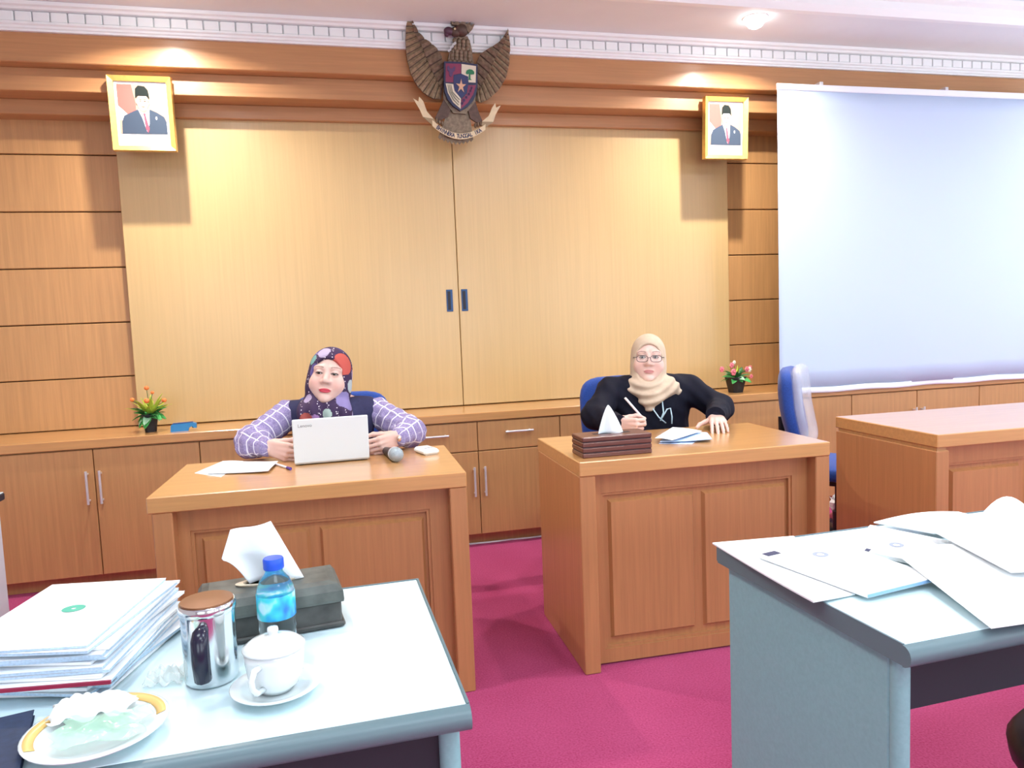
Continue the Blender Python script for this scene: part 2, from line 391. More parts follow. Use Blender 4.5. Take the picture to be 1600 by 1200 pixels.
desk('empty wooden desk with a glossy bare top, right edge of the picture', 2.201, 2.308, R(-1.0), W=1.45, D=.60, side_gap=True)

# ================================================================ office chairs
M['blue_fab'] = simple('blue upholstery', (.010, .055, .30), .75, noise=.25, nscale=220, bump=.3, sheen=.2)
M['black_pl'] = simple('black plastic', (.015, .015, .018), .45)
def film_mat():
    m, nt, p = new_mat('clear plastic film')
    p.inputs['Base Color'].default_value = (.85, .88, .95, 1); p.inputs['Roughness'].default_value = .18
    p.inputs['Alpha'].default_value = .38; p.inputs['Specular IOR Level'].default_value = .9
    tc = N(nt, 'ShaderNodeTexCoord'); n = N(nt, 'ShaderNodeTexNoise', Scale=14.0, Detail=3.0); nt.links.new(tc.outputs['Object'], n.inputs['Vector'])
    b = N(nt, 'ShaderNodeBump', Strength=.5, Distance=.01); nt.links.new(n.outputs['Fac'], b.inputs['Height']); nt.links.new(b.outputs['Normal'], p.inputs['Normal'])
    return m
M['film'] = film_mat()
def pad(w, d, h, bow=0.0, lean=0.0, e=.6):
    """cushion, w wide (x), d thick (y), h high (z from 0); superellipse outline, bowed and leaning back"""
    m = MB(); nu, nv = 28, 12
    def fn(a, b):
        u = 2*math.pi*a; t = -math.pi/2 + math.pi*b
        sg = lambda c, p: math.copysign(abs(c)**p, c)
        cz, sz = sg(math.cos(t), .5), sg(math.sin(t), .5)
        x = w/2*sg(math.cos(u), .42)*cz; z = h/2*sg(math.sin(u), .42)*cz; y = d/2*sz
        zz = z + h/2
        return (x, y + bow*(x/(w/2))**2*-1 + lean*zz + .02*math.sin(zz/h*math.pi), zz)
    return m.sheet(fn, nu, nv)
def chair(label, x, y, rz, wrapped=False):
    """faces -y at rz = 0"""
    t = thing('office_chair', label, 'chair', (x, y, 0), rz, 'blue office chairs')
    s = pad(.47, .085, .45).xf(Matrix.Rotation(-math.pi/2, 4, 'X')); s.xf(Matrix.Translation((0, -.23, .465)))
    s.build('seat', M['blue_fab'], t, smooth='all')
    MB().box(-.19, .19, -.20, .16, .385, .42, .012).build('seat_pan', M['black_pl'], t)
    b = pad(.44, .075, .40, bow=.03, lean=.14).xf(Matrix.Translation((0, .19, .56)))
    bo = b.build('backrest', M['blue_fab'], t, smooth='all')
    MB().tube([(0, .05, .40), (0, .22, .405), (0, .265, .48), (0, .275, .70)], [.018, .02, .02, .014], 8).build('back_bar', M['black_pl'], t, smooth=True)
    if wrapped:
        f = pad(.45, .055, .415, bow=.02, lean=.14).xf(Matrix.Translation((0, .130, .558)))
        tag(f.build('plastic_wrap', M['film'], bo, smooth='all'), 'loose clear plastic wrap over the blue backrest')
    MB().tube([(0, 0, .09), (0, 0, .22), (0, 0, .221), (0, 0, .39)], [.028, .028, .017, .017], 12).build('gas_post', M['black_pl'], t, smooth=True)
    for k in range(5):
        a = 2*math.pi*k/5 + .3; c, n_ = math.cos(a), math.sin(a)
        l = MB().tube([(.02*c, .02*n_, .105), (.16*c, .16*n_, .095), (.28*c, .28*n_, .075)], [.024, .020, .014], 8).build('base_leg', M['black_pl'], t, smooth=True)
        MB().lathe([(.0001, -.012), (.024, -.012), (.027, 0), (.024, .012), (.0001, .012)], 12).xf(Matrix.Translation((.28*c, .28*n_, .028)) @ Matrix.Rotation(a, 4, 'Z') @ Matrix.Rotation(math.pi/2, 4, 'X')).build('caster', M['black_pl'], l, smooth=True)
    return t
chair('blue office chair under the woman in the plaid shirt', .02, 3.235, 0)
chair('blue office chair under the woman in the black jacket', 1.39, 3.235, 0)
chair('empty blue office chair with a plastic-wrapped backrest, turned sideways', 2.462, 3.215, R(-311), True)

# ================================================================ white meeting tables
M['laminate'] = simple('white laminate', (.66, .84, .88), .22, noise=.015, nscale=3, coat=.3)
M['grey_edge'] = simple('grey edge moulding', (.115, .18, .20), .35)
M['grey_panel'] = simple('grey board', (.235, .43, .45), .6, noise=.05, nscale=120)
def nose(x0, x1, y, z0, z1, out, n=8):
    """half-round edge profile along x, bulging towards -y"""
    pr = [(y, z1)]
    for k in range(n+1):
        a = math.pi/2 - math.pi*k/n*.9
        pr.append((y - out*math.cos(a), (z0+z1)/2 + (z1-z0)/2*math.sin(a)))
    pr.append((y, z0))
    return MB().prism(pr, 'x', x0, x1)
def table(label, ox, oy, rz, W, D, right):
    """local origin: the corner next to the aisle at the near side; right = True when the top runs to +x"""
    t = thing('meeting_table', label, 'table', (ox, oy, 0), rz, 'white meeting tables')
    x0, x1 = (0, W) if right else (-W, 0)
    s = 1 if right else -1
    MB().box(x0+.004, x1-.004, .012, D-.004, .668, .70, .002).build('tabletop', M['laminate'], t)
    nose(x0, x1, .012, .662, .6995, .018).build('front_edge', M['grey_edge'], t, smooth=50)
    MB().box(x0, x1, D-.004, D, .668, .7012).build('rear_edge', M['grey_edge'], t)
    for a in ((x0, x0+.004), (x1-.004, x1)): MB().box(a[0], a[1], .012, D-.004, .664, .7012).build('side_edge', M['grey_edge'], t)
    for xa in (.012, W-.052):
        a, b = sorted((s*xa, s*(xa+.03)))
        p = MB().box(a, b, .055, D-.03, .02, .668, .003).build('leg_panel', M['grey_panel'], t)
        MB().tube([((a+b)/2, .045, .0), ((a+b)/2, .045, .668)], .016, 12).build('leg_post', M['grey_panel'], p, smooth=True)
        MB().box(a-.01, b+.01, .02, D-.01, 0, .025, .004).build('foot', M['black_pl'], p)
    a, b = sorted((s*.042, s*(W-.052)))
    MB().box(a, b, .05, .064, .56, .662).build('apron', M['dark'], t)
    MB().box(a, b, D-.16, D-.145, .25, .662).build('modesty_panel', M['grey_panel'], t) if not right else None
    return t
table('white meeting table with the cup, bottle and paper stack on it', .162, 1.008, R(1.2), 1.35, .567, False)
table('white meeting table covered with loose documents, grey side panel towards the aisle', .874, .972, R(2.2), 1.45, .575, True)

# low pale cabinet with a dark top at the left edge of the picture
t = thing('side_cabinet', 'pale cabinet with a black-edged top, cut off by the left edge', 'cabinet', (-1.942, 2.24, 0))
MB().box(0, .855, .012, .45, .03, .735, .003).build('body', simple('pale grey laminate', (.62, .68, .76), .4), t)
MB().box(0, .87, 0, .46, .737, .7605, .003).build('top_edge', M['dark'], t)
MB().box(.003, .867, .003, .457, .7605, .763).build('top_surface', M['laminate'], t)
MB().box(0.02, .84, .03, .43, 0, .03).build('plinth', M['black_pl'], t)

# ================================================================ projection screen
def screen():
    t = thing('projection_screen', 'large pale blue-white projection screen hanging in front of the right wall', 'screen', (2.626, 3.962, .739))
    m = simple('screen cloth', (.53, .645, .83), .7, spec=.3)
    W, H = 2.42, 1.848
    def fn(u, v): return (u*W, .004*math.sin(u*9)*(1-v) + .003*math.sin(u*23+1)*(1-v)**2, .028 + v*(H-.06) + .003*(1-v)**3*math.sin(u*31))
    MB().sheet(fn, 60, 16, .0015).build('cloth', m, t, smooth='all')
    MB().box(-.004, W+.004, -.006, .006, H-.038, H, .004).build('top_bar', simple('screen hem', (.84, .89, .96), .5), t)
    def hem(u, v): return (u*W, -.004 + .005*math.sin(u*17)*(1-v*.5), .034*v + .003*math.sin(u*31) )
    MB().sheet(hem, 60, 3, .002).build('bottom_hem', simple('white hem', (.88, .92, .96), .6), t, smooth='all')
    for x in (.3, 1.2, 2.1): MB().box(x-.012, x+.012, .0, .138, H-.001, H+.02, .002).build('hanging_clip', M['steel'], t)
screen()
# ================================================================ helpers for small things
def flat(poly, z0, z1, name, mat, parent=None):
    """thin slab with a polygon outline"""
    a = sum(poly[i][0]*poly[(i+1) % len(poly)][1]-poly[(i+1) % len(poly)][0]*poly[i][1] for i in range(len(poly)))
    if a < 0: poly = poly[::-1]
    return MB().prism(poly, 'z', z0, z1).build(name, mat, parent)
def text_mesh(name, body, size, mat, parent, M4, font_scale=1.0, extrude=.0002, spacing=1.0, bold=0.0):
    cu = bpy.data.curves.new(name, 'FONT'); cu.body = body; cu.size = size; cu.extrude = extrude; cu.align_x = 'CENTER'; cu.align_y = 'CENTER'; cu.space_character = spacing; cu.offset = bold
    o = bpy.data.objects.new(name+'_tmp', cu); col.objects.link(o)
    dg = bpy.context.evaluated_depsgraph_get(); me = bpy.data.meshes.new_from_object(o.evaluated_get(dg))
    bpy.data.objects.remove(o); bpy.data.curves.remove(cu)
    me.name = name; me.transform(M4); me.materials.clear(); me.materials.append(mat)
    t = bpy.data.objects.new(name, me); col.objects.link(t); t.parent = parent
    return t
M['paper'] = simple('white paper', (.86, .89, .91), .7, noise=.01, nscale=8)
M['paper_side'] = simple('page edges', (.50, .66, .82), .8, noise=.12, nscale=300)
M['paper_blue'] = simple('pale blue paper', (.50, .66, .90), .7)
M['ink'] = simple('dark blue ink', (.03, .035, .09), .6)
M['grey_ink'] = simple('grey ink', (.30, .34, .42), .6)
M['tissue'] = simple('tissue paper', (.84, .90, .93), .85, bump=.15, nscale=25)
M['ceramic'] = simple('white porcelain', (.72, .79, .80), .12, coat=.5)
M['black_gloss'] = simple('black gloss plastic', (.012, .012, .03), .2)

def sheet_paper(name, label, cat, corners, z, th=.0006, lift=None, group=None, mat=None, parts=None):
    """paper or booklet from four corners (in order), small lift(u,v) above z"""
    c = [Vector((*p, 0)) for p in corners]; o0 = c[0].copy()
    t = thing(name, label, cat, (o0.x, o0.y, z), 0, group)
    def P(u, v):
        p = (c[0]*(1-u)+c[1]*u)*(1-v) + (c[3]*(1-u)+c[2]*u)*v - o0
        return p
    def fn(u, v):
        p = P(u, v); return (p.x, p.y, th + (lift(u, v) if lift else 0))
    m = MB().sheet(fn, 14, 10, th)
    m.build('pages' if th > .002 else 'sheet', mat or M['paper'], t, smooth=30)
    return t, P, fn

# ---------------------------------------------------------------- on the laptop desk (top at z = .76)
ZD = .76
t = thing('laptop', 'white laptop with its lid turned to the camera', 'laptop', (-.028, 2.757, ZD), R(1.5))
wl = simple('white laptop shell', (.68, .74, .76), .35)
MB().box(-.134, .134, 0, .20, .004, .017, .004).build('base', wl, t)
MB().box(-.120, .120, .045, .13, .017, .0185).build('keyboard', M['black_pl'], t)
lid = MB().box(-.134, .134, -.003, .005, .0, .164, .003).xf(Matrix.Translation((0, 0, .008)) @ Matrix.Rotation(R(7), 4, 'X')).build('lid', wl, t)
MB().box(-.125, .125, .005, .0056, .01, .155).xf(Matrix.Translation((0, 0, .008)) @ Matrix.Rotation(R(7), 4, 'X')).build('display', M['black_gloss'], lid)
text_mesh('lettering', 'Lenovo', .0165, simple('grey lettering', (.20, .21, .22), .4, metal=.3), lid,
          Matrix.Translation((0, 0, .008)) @ Matrix.Rotation(R(7), 4, 'X') @ Matrix.Translation((-.090, -.0033, .140)) @ Matrix.Rotation(math.pi/2, 4, 'X'))
for sx in (-.11, .11): MB().lathe([(.008, 0), (.008, .004)], 10, (sx, .02, 0)).build('rubber_foot', M['black_pl'], t)

t = thing('microphone', 'black microphone lying on the desk, grey mesh ball towards the camera', 'microphone', (.198, 2.668, ZD), R(8))
g = simple('grey mesh', (.36, .43, .47), .45, metal=.4, bump=.8, nscale=500)
MB().sphere((0, 0, .0275), .0265, 20, 14).build('mesh_head', g, t, smooth='all')
MB().tube([(0, .018, .0272), (0, .028, .0268)], [.0262, .0255], 20).build('ring', M['steel'], t, smooth=40)
MB().tube([(0, .026, .0262), (0, .06, .0235), (0, .20, .0135)], [.0235, .021, .013], 16).build('handle', M['black_pl'], t, smooth=40)

t = thing('conference_remote', 'small white plastic gadget on the right of the laptop desk', 'gadget', (.325, 2.80, ZD), R(16))
dv = simple('ivory plastic', (.80, .84, .80), .4)
MB().box(-.032, .032, -.05, .06, 0, .022, .008).build('body', dv, t)
MB().box(-.022, .022, -.03, .04, .022, .0235, .0006).build('key_plate', simple('pale grey keys', (.62, .66, .64), .5), t)
for i in range(3): MB().box(-.016+i*.012, -.008+i*.012, -.022, -.014, .0235, .0245).build('key', M['grey_ink'], t)

p1 = [((-.505, 2.775), (-.40, 2.655), (-.36, 2.95), (-.44, 2.99)), ((-.455, 2.72), (-.245, 2.655), (-.225, 2.84), (-.43, 2.96))]
t, _, _ = sheet_paper('paper_sheet', 'white paper sheet with a creased corner, lower one left of the laptop', 'paper', p1[0], ZD, .0006, lambda u, v: .002*math.sin(u*3)*v)
t, _, _ = sheet_paper('paper_sheet', 'white document lying beside the pen, left of the laptop', 'paper', p1[1], ZD+.0035, .003, lambda u, v: .004*(u**3) + .002*math.sin(v*4))
t = thing('ballpoint_pen', 'white ballpoint pen with a purple cap next to the paper', 'pen', (-.235, 2.81, ZD))
pw, pp = simple('pen barrel', (.8, .8, .85), .3), simple('purple pen cap', (.07, .03, .25), .3)
d0 = Vector((.07, -.145, 0)).normalized()
MB().tube([Vector((0, 0, .005)), d0*.115+Vector((0, 0, .005))], .0042, 10).build('barrel', pw, t, smooth=40)
MB().tube([d0*.115+Vector((0, 0, .005)), d0*.145+Vector((0, 0, .005))], .0052, 10).build('cap', pp, t, smooth=40)
MB().tube([Vector((0, 0, .005)), d0*-.03+Vector((0, 0, .005))], [.0042, .003], 10).build('end_piece', pp, t, smooth=40)

# ---------------------------------------------------------------- on the tissue desk
t = thing('tissue_box', 'ribbed brown wooden tissue box at the front corner of the desk', 'tissue box', (.829, 2.434, ZD), R(-.8))
br = wood('dark brown wood', (.13, .040, .028), scale=(3, 60, 60), rough=.35)
for i in range(4):
    z = i*.0192
    MB().box(0, .262, 0, .125, z, z+.0165, .003).build('rib', br, t)
    if i < 3: MB().box(.003, .259, .003, .122, z+.0165, z+.0192).build('groove', M['dark'], t)
def tiss(fn, name, parent, nu=16, nv=12): return MB().sheet(fn, nu, nv, .0008).build(name, M['tissue'], parent, smooth='all')
MB().box(.06, .20, .05, .075, .0742, .0748).build('slot', M['dark'], t)
def pk(u, v):     # pulled-up tissue, a pleated peak
    h = v; w = .048*(1-h)**.8 + .0015
    x = .128 - .006*h + (u-.5)*2*w
    return (x + .004*math.sin(u*9)*(1-h), .062 + .012*math.sin(u*7.0)*(1-h) - .006*(1-h), .0745 + .102*h**.9 - .010*abs(u-.5)*(1-h))
tiss(pk, 'tissue', t)

for k, (c, z, lab, lift, mat) in enumerate((
        (((1.195, 2.60), (1.30, 2.535), (1.455, 2.70), (1.40, 2.86)), ZD, 'lowest pale blue folded paper under the writing hand', lambda u, v: .004*u*v, M['paper_blue']),
        (((1.20, 2.60), (1.385, 2.535), (1.46, 2.71), (1.37, 2.85)), ZD+.006, 'open folded pamphlet with its corner lifted under the flat hand', lambda u, v: .012*max(0, u-.5)*(1-v), M['paper_blue']),
        (((1.19, 2.625), (1.225, 2.548), (1.43, 2.70), (1.375, 2.85)), ZD+.018, 'top white sheet being written on by the woman in black', lambda u, v: .003*math.sin(u*3), M['paper']))):
    sheet_paper('paper_sheet', lab, 'paper', c, z, .0008 if k != 1 else .003, lift, mat=mat)

# ---------------------------------------------------------------- worktop: plants and the blue dispenser
M['leaf'] = simple('green leaf', (.05, .33, .07), .5, noise=.4, nscale=30)
M['leaf_y'] = simple('yellow green leaf', (.45, .55, .06), .5, noise=.3, nscale=30)
M['leaf_d'] = simple('dark leaf', (.02, .13, .03), .5, noise=.3, nscale=30)
M['leaf_p'] = simple('pale mint leaf', (.42, .72, .45), .5)
M['orange'] = simple('orange bud', (.90, .22, .06), .5, noise=.15, nscale=60)
M['pink'] = simple('pink petal', (.80, .20, .24), .5, noise=.3, nscale=80)
M['cream'] = simple('cream petal', (.85, .80, .65), .5)
M['soil'] = simple('dark soil', (.03, .02, .015), .9)
def leaf_mesh(L, w, mat, bend=.3):
    def fn(u, v):
        s = v; ww = w*math.sin(math.pi*(s**.8))**.8 + .0006
        return ((u-.5)*2*ww, L*s, -bend*L*s*s + .12*ww*abs(u-.5)*4)
    return MB().sheet(fn, 4, 7, .0006).mesh('leaf', mat, 'all')
def plant(label, x, y, z, rtop, rbot, h, spec, flowers, seed):
    rnd = random.Random(seed)
    t = thing('potted_flowers', label, 'potted plant', (x, y, z), R(12))
    pot = MB()
    P = []
    for r, zz in ((rbot, 0), (rtop, h), (rtop*1.03, h+.001), (rtop*1.03, h+.008), (rtop*.92, h+.008), (rtop*.88, h-.012)):
        P.append([(sx*r*(1-.18*(abs(sx)+abs(sy)-1)), sy*r*(1-.18*(abs(sx)+abs(sy)-1)), zz) for sx, sy in ((-1, -.6), (-.6, -1), (.6, -1), (1, -.6), (1, .6), (.6, 1), (-.6, 1), (-1, .6))])
    n = 8
    pot.add([p for q in P for p in q], [(i*n+k, i*n+(k+1) % n, (i+1)*n+(k+1) % n, (i+1)*n+k) for i in range(len(P)-1) for k in range(n)] + [tuple(range(n))[::-1], tuple(range((len(P)-1)*n, len(P)*n))])
    pot.build('pot', M['black_pl'], t)
    st = MB().lathe([(.0001, h+.004), (rtop*.8, h-.004)], 10).build('soil', M['soil'], t)
    for cnt, L, w, mat, el0, el1, bend in spec:
        me = leaf_mesh(L, w, mat, bend)
        for k in range(cnt):
            o = bpy.data.objects.new('leaf', me); col.objects.link(o); o.parent = t
            a = 2*math.pi*(k+rnd.random()*.7)/cnt; el = R(rnd.uniform(el0, el1)); s = rnd.uniform(.75, 1.1)
            o.matrix_local = Matrix.Translation((.012*math.cos(a), .012*math.sin(a), h+.002)) @ Matrix.Rotation(a-math.pi/2, 4, 'Z') @ Matrix.Rotation(el, 4, 'X') @ Matrix.Rotation(rnd.uniform(-.5, .5), 4, 'Y') @ Matrix.Scale(s, 4)
    for fx, fz, fy, r, kind in flowers:
        s = MB().tube([(0, 0, h), (fx*.4, fy*.5, h+(fz-h)*.6), (fx, fy, fz-r*.6)], .0016, 6).build('stem', M['leaf_d'], t)
        if kind == 'bud':
            MB().sphere((fx, fy, fz), r, 12, 8, (1, 1, .95)).build('flower', M['orange'], s, smooth='all')
        else:
            fm = MB()
            for q in range(2):
                for k in range(6):
                    a = k*math.pi/3 + q*.5; rr = r*(.62 - .25*q)
                    fm.sphere((fx+rr*math.cos(a), fy-.4*r, fz+rr*math.sin(a)+q*.0), r*(.5-.1*q), 8, 6, (1, .55, 1))
            fm.sphere((fx, fy-.75*r, fz), r*.3, 8, 6)
            fm.build('flower', M['cream'] if kind == 'cream' else M['pink'], s, smooth='all')
plant('small black pot with orange buds and bright green leaves on the worktop', -.945, 4.13, .757, .043, .030, .085,
      [(9, .078, .022, M['leaf'], -30, 5, .35), (9, .085, .018, M['leaf_d'], 12, 40, .2), (14, .115, .013, M['leaf_y'], 40, 80, .15), (6, .075, .017, M['leaf_p'], -25, 12, .3), (8, .105, .009, M['leaf_y'], 25, 60, .2), (6, .075, .018, M['leaf'], 20, 50, .3)],
      [(-.005, .228, -.01, .012, 'bud'), (-.075, .172, .0, .011, 'bud'), (-.008, .165, -.055, .0135, 'bud'), (.072, .160, -.03, .0125, 'bud'), (.02, .20, .03, .009, 'bud')], 3)
plant('small black pot with pink artificial roses at the right of the worktop', 2.426, 4.13, .757, .062, .042, .088,
      [(9, .085, .020, M['leaf'], -10, 30, .3), (10, .085, .017, M['leaf_d'], 15, 60, .2), (6, .10, .007, M['leaf_y'], 60, 85, .15), (5, .08, .016, M['leaf_p'], 0, 40, .2)],
      [(-.115, .15, 0, .017, 'rose'), (-.065, .132, -.045, .020, 'rose'), (-.035, .17, .0, .017, 'rose'), (.045, .142, -.045, .017, 'rose'), (.08, .138, -.03, .016, 'cream'), (.115, .145, .0, .015, 'rose'), (.085, .095, -.04, .013, 'rose'), (.005, .185, .02, .012, 'cream')], 5)

t = thing('tape_dispenser', 'blue plastic tape dispenser on the worktop beside the left plant', 'tape dispenser', (-.775, 4.07, .757), R(6))
bp = simple('blue plastic', (.03, .22, .50), .4)
pr = [(-.062, 0), (.022, 0), (.026, .016), (.04, .022), (.050, .012), (.062, .012), (.062, .034), (.045, .041), (-.05, .038), (-.060, .032)]
MB().prism(pr, 'y', -.018, .018).build('body', bp, t)
MB().prism([(-.052, .0382), (.045, .0412), (.045, .044), (-.05, .042)], 'y', -.0155, .0155).build('rim', simple('dark blue plastic', (.01, .06, .22), .4), t)
MB().tube([(.047, -.014, .020), (.047, .014, .020)], .008, 12).build('tape_roll', M['black_pl'], t, smooth=40)

# crumpled plastic bag and a cord on the floor behind the sideways chair
t = thing('plastic_bag', 'small crumpled white and pink plastic bag on the floor by the chair base', 'bag', (2.74, 3.58, 0))
rb = random.Random(4)
def bag(cx, cz, r, name, mat):
    m = MB().sphere((cx, 0, cz), r, 14, 10, (1.1, .8, 1)); m.v = [(x+rb.uniform(-.012, .012), y+rb.uniform(-.012, .012), max(0.001, z+rb.uniform(-.012, .012))) for x, y, z in m.v]
    m.build(name, mat, t, smooth=30)
bag(0, .145, .05, 'bag_top', simple('white plastic bag', (.85, .85, .85), .4)); bag(.02, .085, .06, 'bag_print', simple('pink print', (.55, .16, .22), .4)); bag(.01, .04, .055, 'bag_bottom', simple('dark print', (.05, .05, .08), .4))
# ================================================================ on the left meeting table (top at z = .70)
ZT = .702
M['ss'] = simple('polished stainless steel', (.66, .70, .72), .13, metal=1.0)
t = thing('thermal_mug', 'stainless steel mug with a brown lid and black handle', 'mug', (-.219, 1.222, ZT), R(-4))
MB().lathe([(.0001, 0), (.038, 0), (.0405, .004), (.0405, .012), (.041, .10), (.0415, .108), (.0415, .112), (.038, .112), (.0001, .1115)], 36).build('body', M['ss'], t, smooth=35)
MB().lathe([(.0425, .112), (.0435, .114), (.0435, .124), (.0415, .127), (.0001, .128)], 36).build('lid_rim', M['ss'], t, smooth=35)
MB().lathe([(.0400, .1272), (.0395, .1295), (.0001, .131)], 36).build('lid', simple('brown lid', (.20, .085, .035), .35, metal=.4), t, smooth=35)
hb = MB().tube([(0, -.0405, .095), (0, -.052, .094), (0, -.060, .085), (0, -.061, .05), (0, -.057, .025), (0, -.0405, .018)], [.008, .0095, .0105, .0105, .010, .008], 12)
hb.v = [(x*1.25, y, z) for x, y, z in hb.v]
hb.build('handle', M['black_gloss'], t, smooth=50)

def glassy(name, c, rough=.02, ior=1.33):
    m, nt, p = new_mat(name)
    p.inputs['Base Color'].default_value = (*c, 1); p.inputs['Roughness'].default_value = rough; p.inputs['Transmission Weight'].default_value = 1.0; p.inputs['IOR'].default_value = ior
    return m
t = thing('water_bottle', 'clear plastic water bottle with a blue cap and blue label', 'bottle', (-.121, 1.290, ZT), R(10))
pr = [(.0001, .002), (.024, 0), (.029, .004), (.031, .012), (.0295, .020), (.031, .028), (.0295, .036), (.031, .044), (.0300, .056), (.0315, .066), (.0315, .106), (.0300, .114), (.024, .128), (.0165, .137), (.0145, .141), (.0145, .150), (.0001, .150)]
MB().lathe(pr, 32).build('bottle_body', glassy('water and clear plastic', (.80, .93, .97), .03), t, smooth='all')
cap = MB(); n = 32
cap.lathe([(.0165, .146), (.0172, .148), (.0172, .162), (.0158, .1645), (.0001, .165)], n); cap.build('cap', simple('blue cap', (.012, .085, .62), .35), t, smooth=35)
def label_mat():
    m, nt, p = new_mat('bottle label')
    tc = N(nt, 'ShaderNodeTexCoord'); mp = N(nt, 'ShaderNodeMapping'); mp.inputs['Scale'].default_value = (30, 30, 22)
    nt.links.new(tc.outputs['Object'], mp.inputs['Vector']); n = N(nt, 'ShaderNodeTexNoise', Scale=1.0, Detail=2.0); nt.links.new(mp.outputs['Vector'], n.inputs['Vector'])
    r = N(nt, 'ShaderNodeValToRGB'); e = r.color_ramp.elements
    e[0].position = .36; e[0].color = (.02, .18, .55, 1); e[1].position = .62; e[1].color = (.45, .75, .92, 1)
    k = e.new(.46); k.color = (.03, .42, .75, 1); k2 = e.new(.54); k2.color = (.06, .60, .66, 1)
    nt.links.new(n.outputs['Fac'], r.inputs['Fac']); nt.links.new(r.outputs['Color'], p.inputs['Base Color']); p.inputs['Roughness'].default_value = .25
    return m
MB().lathe([(.0320, .064), (.0322, .0645), (.0322, .104), (.0320, .1045)], 32).build('label', label_mat(), t, smooth='all')

t = thing('lidded_cup', 'white porcelain tea cup with a knobbed lid', 'cup', (-.114, 1.135, ZT+.0085), R(-25))
MB().lathe([(.0001, .001), (.024, 0), (.026, .004), (.034, .010), (.0405, .026), (.0435, .050), (.0445, .064), (.0425, .064), (.041, .05), (.0001, .015)], 36).build('cup_body', M['ceramic'], t, smooth='all')
MB().lathe([(.0445, .0645), (.0462, .066), (.0455, .0685), (.034, .0765), (.018, .0815), (.009, .083), (.0065, .086), (.0085, .091), (.0075, .0955), (.0001, .097)], 36).build('lid', M['ceramic'], t, smooth='all')
MB().tube([(0, -.040, .052), (0, -.058, .053), (0, -.066, .043), (0, -.064, .030), (0, -.054, .019), (0, -.036, .016)], [.005, .0048, .0045, .0045, .0045, .005], 10).build('handle', M['ceramic'], t, smooth='all')
t = thing('saucer', 'white porcelain saucer under the tea cup', 'saucer', (-.114, 1.135, ZT))
MB().lathe([(.0001, .002), (.034, 0), (.036, .003), (.050, .008), (.064, .0145), (.0675, .0175), (.066, .0185), (.048, .0115), (.034, .0075), (.0001, .007)], 40).build('dish', M['ceramic'], t, smooth='all')

# dark boxy tissue holder with a big tissue
t = thing('tissue_box', 'weathered dark green-black tissue chest with a lid, behind the bottle', 'tissue box', (-.142, 1.412, ZT), R(7))
lk = simple('worn dark lacquer', (.050, .050, .046), .5, noise=.55, nscale=22, bump=.3)
lk2 = simple('worn lid lacquer', (.085, .095, .085), .5, noise=.4, nscale=26, bump=.3)
MB().box(-.122, .122, -.062, .062, .006, .048, .003).build('body', lk, t)
MB().box(-.127, .127, -.067, .067, 0, .010, .003).build('base_moulding', lk, t)
lid = MB()
P = [[(sx*a, sy*b, z) for sx, sy in ((-1, -1), (1, -1), (1, 1), (-1, 1))] for a, b, z in ((.126, .066, .047), (.127, .067, .052), (.126, .066, .068), (.118, .058, .080), (.105, .045, .084))]
lid.add([p for q in P for p in q], [(i*4+k, i*4+(k+1) % 4, i*4+4+(k+1) % 4, i*4+4+k) for i in range(4) for k in range(4)] + [(0, 3, 2, 1), (16, 17, 18, 19)])
lo = lid.build('lid', lk2, t)
MB().lathe([(.05, .0845), (.052, .0875), (.040, .0880), (.039, .0845)], 24, sx=1.15, sy=.42).build('slot_rim', simple('bone inlay', (.55, .48, .36), .5), lo, smooth=40)
MB().box(-.004, .004, -.071, -.066, .040, .058, .002).build('clasp', M['dark'], lo)
def big(u, v):
    w = .052 + .006*math.sin(v*3)
    s_ = min(1.0, v*1.6)                                   # pulled sheet: straight right edge, bulging left side ending in a corner
    L = Vector((-.034 - .046*s_ + .05*max(0, v-.62), .0, .085 + .052*math.sin(s_*1.57) + .052*max(0, v-.62)/.38))
    Rr = Vector((.062 - .052*v, .0, .085 + .112*v))
    p = L.lerp(Rr, u); p.y = .014*math.sin(u*5.5 + v)*(1-.4*v) - .010*math.sin(v*3)*(1-u)
    return tuple(p)
tiss(big, 'tissue', t, 20, 14)
def flap(u, v):
    return (-.03 - .062*u - .004*v, -.006 + .03*(v-.5) + .01*math.sin(u*4), .094 + .048*math.sin(u*2.0)*(1-.3*v) + .015*(1-u))

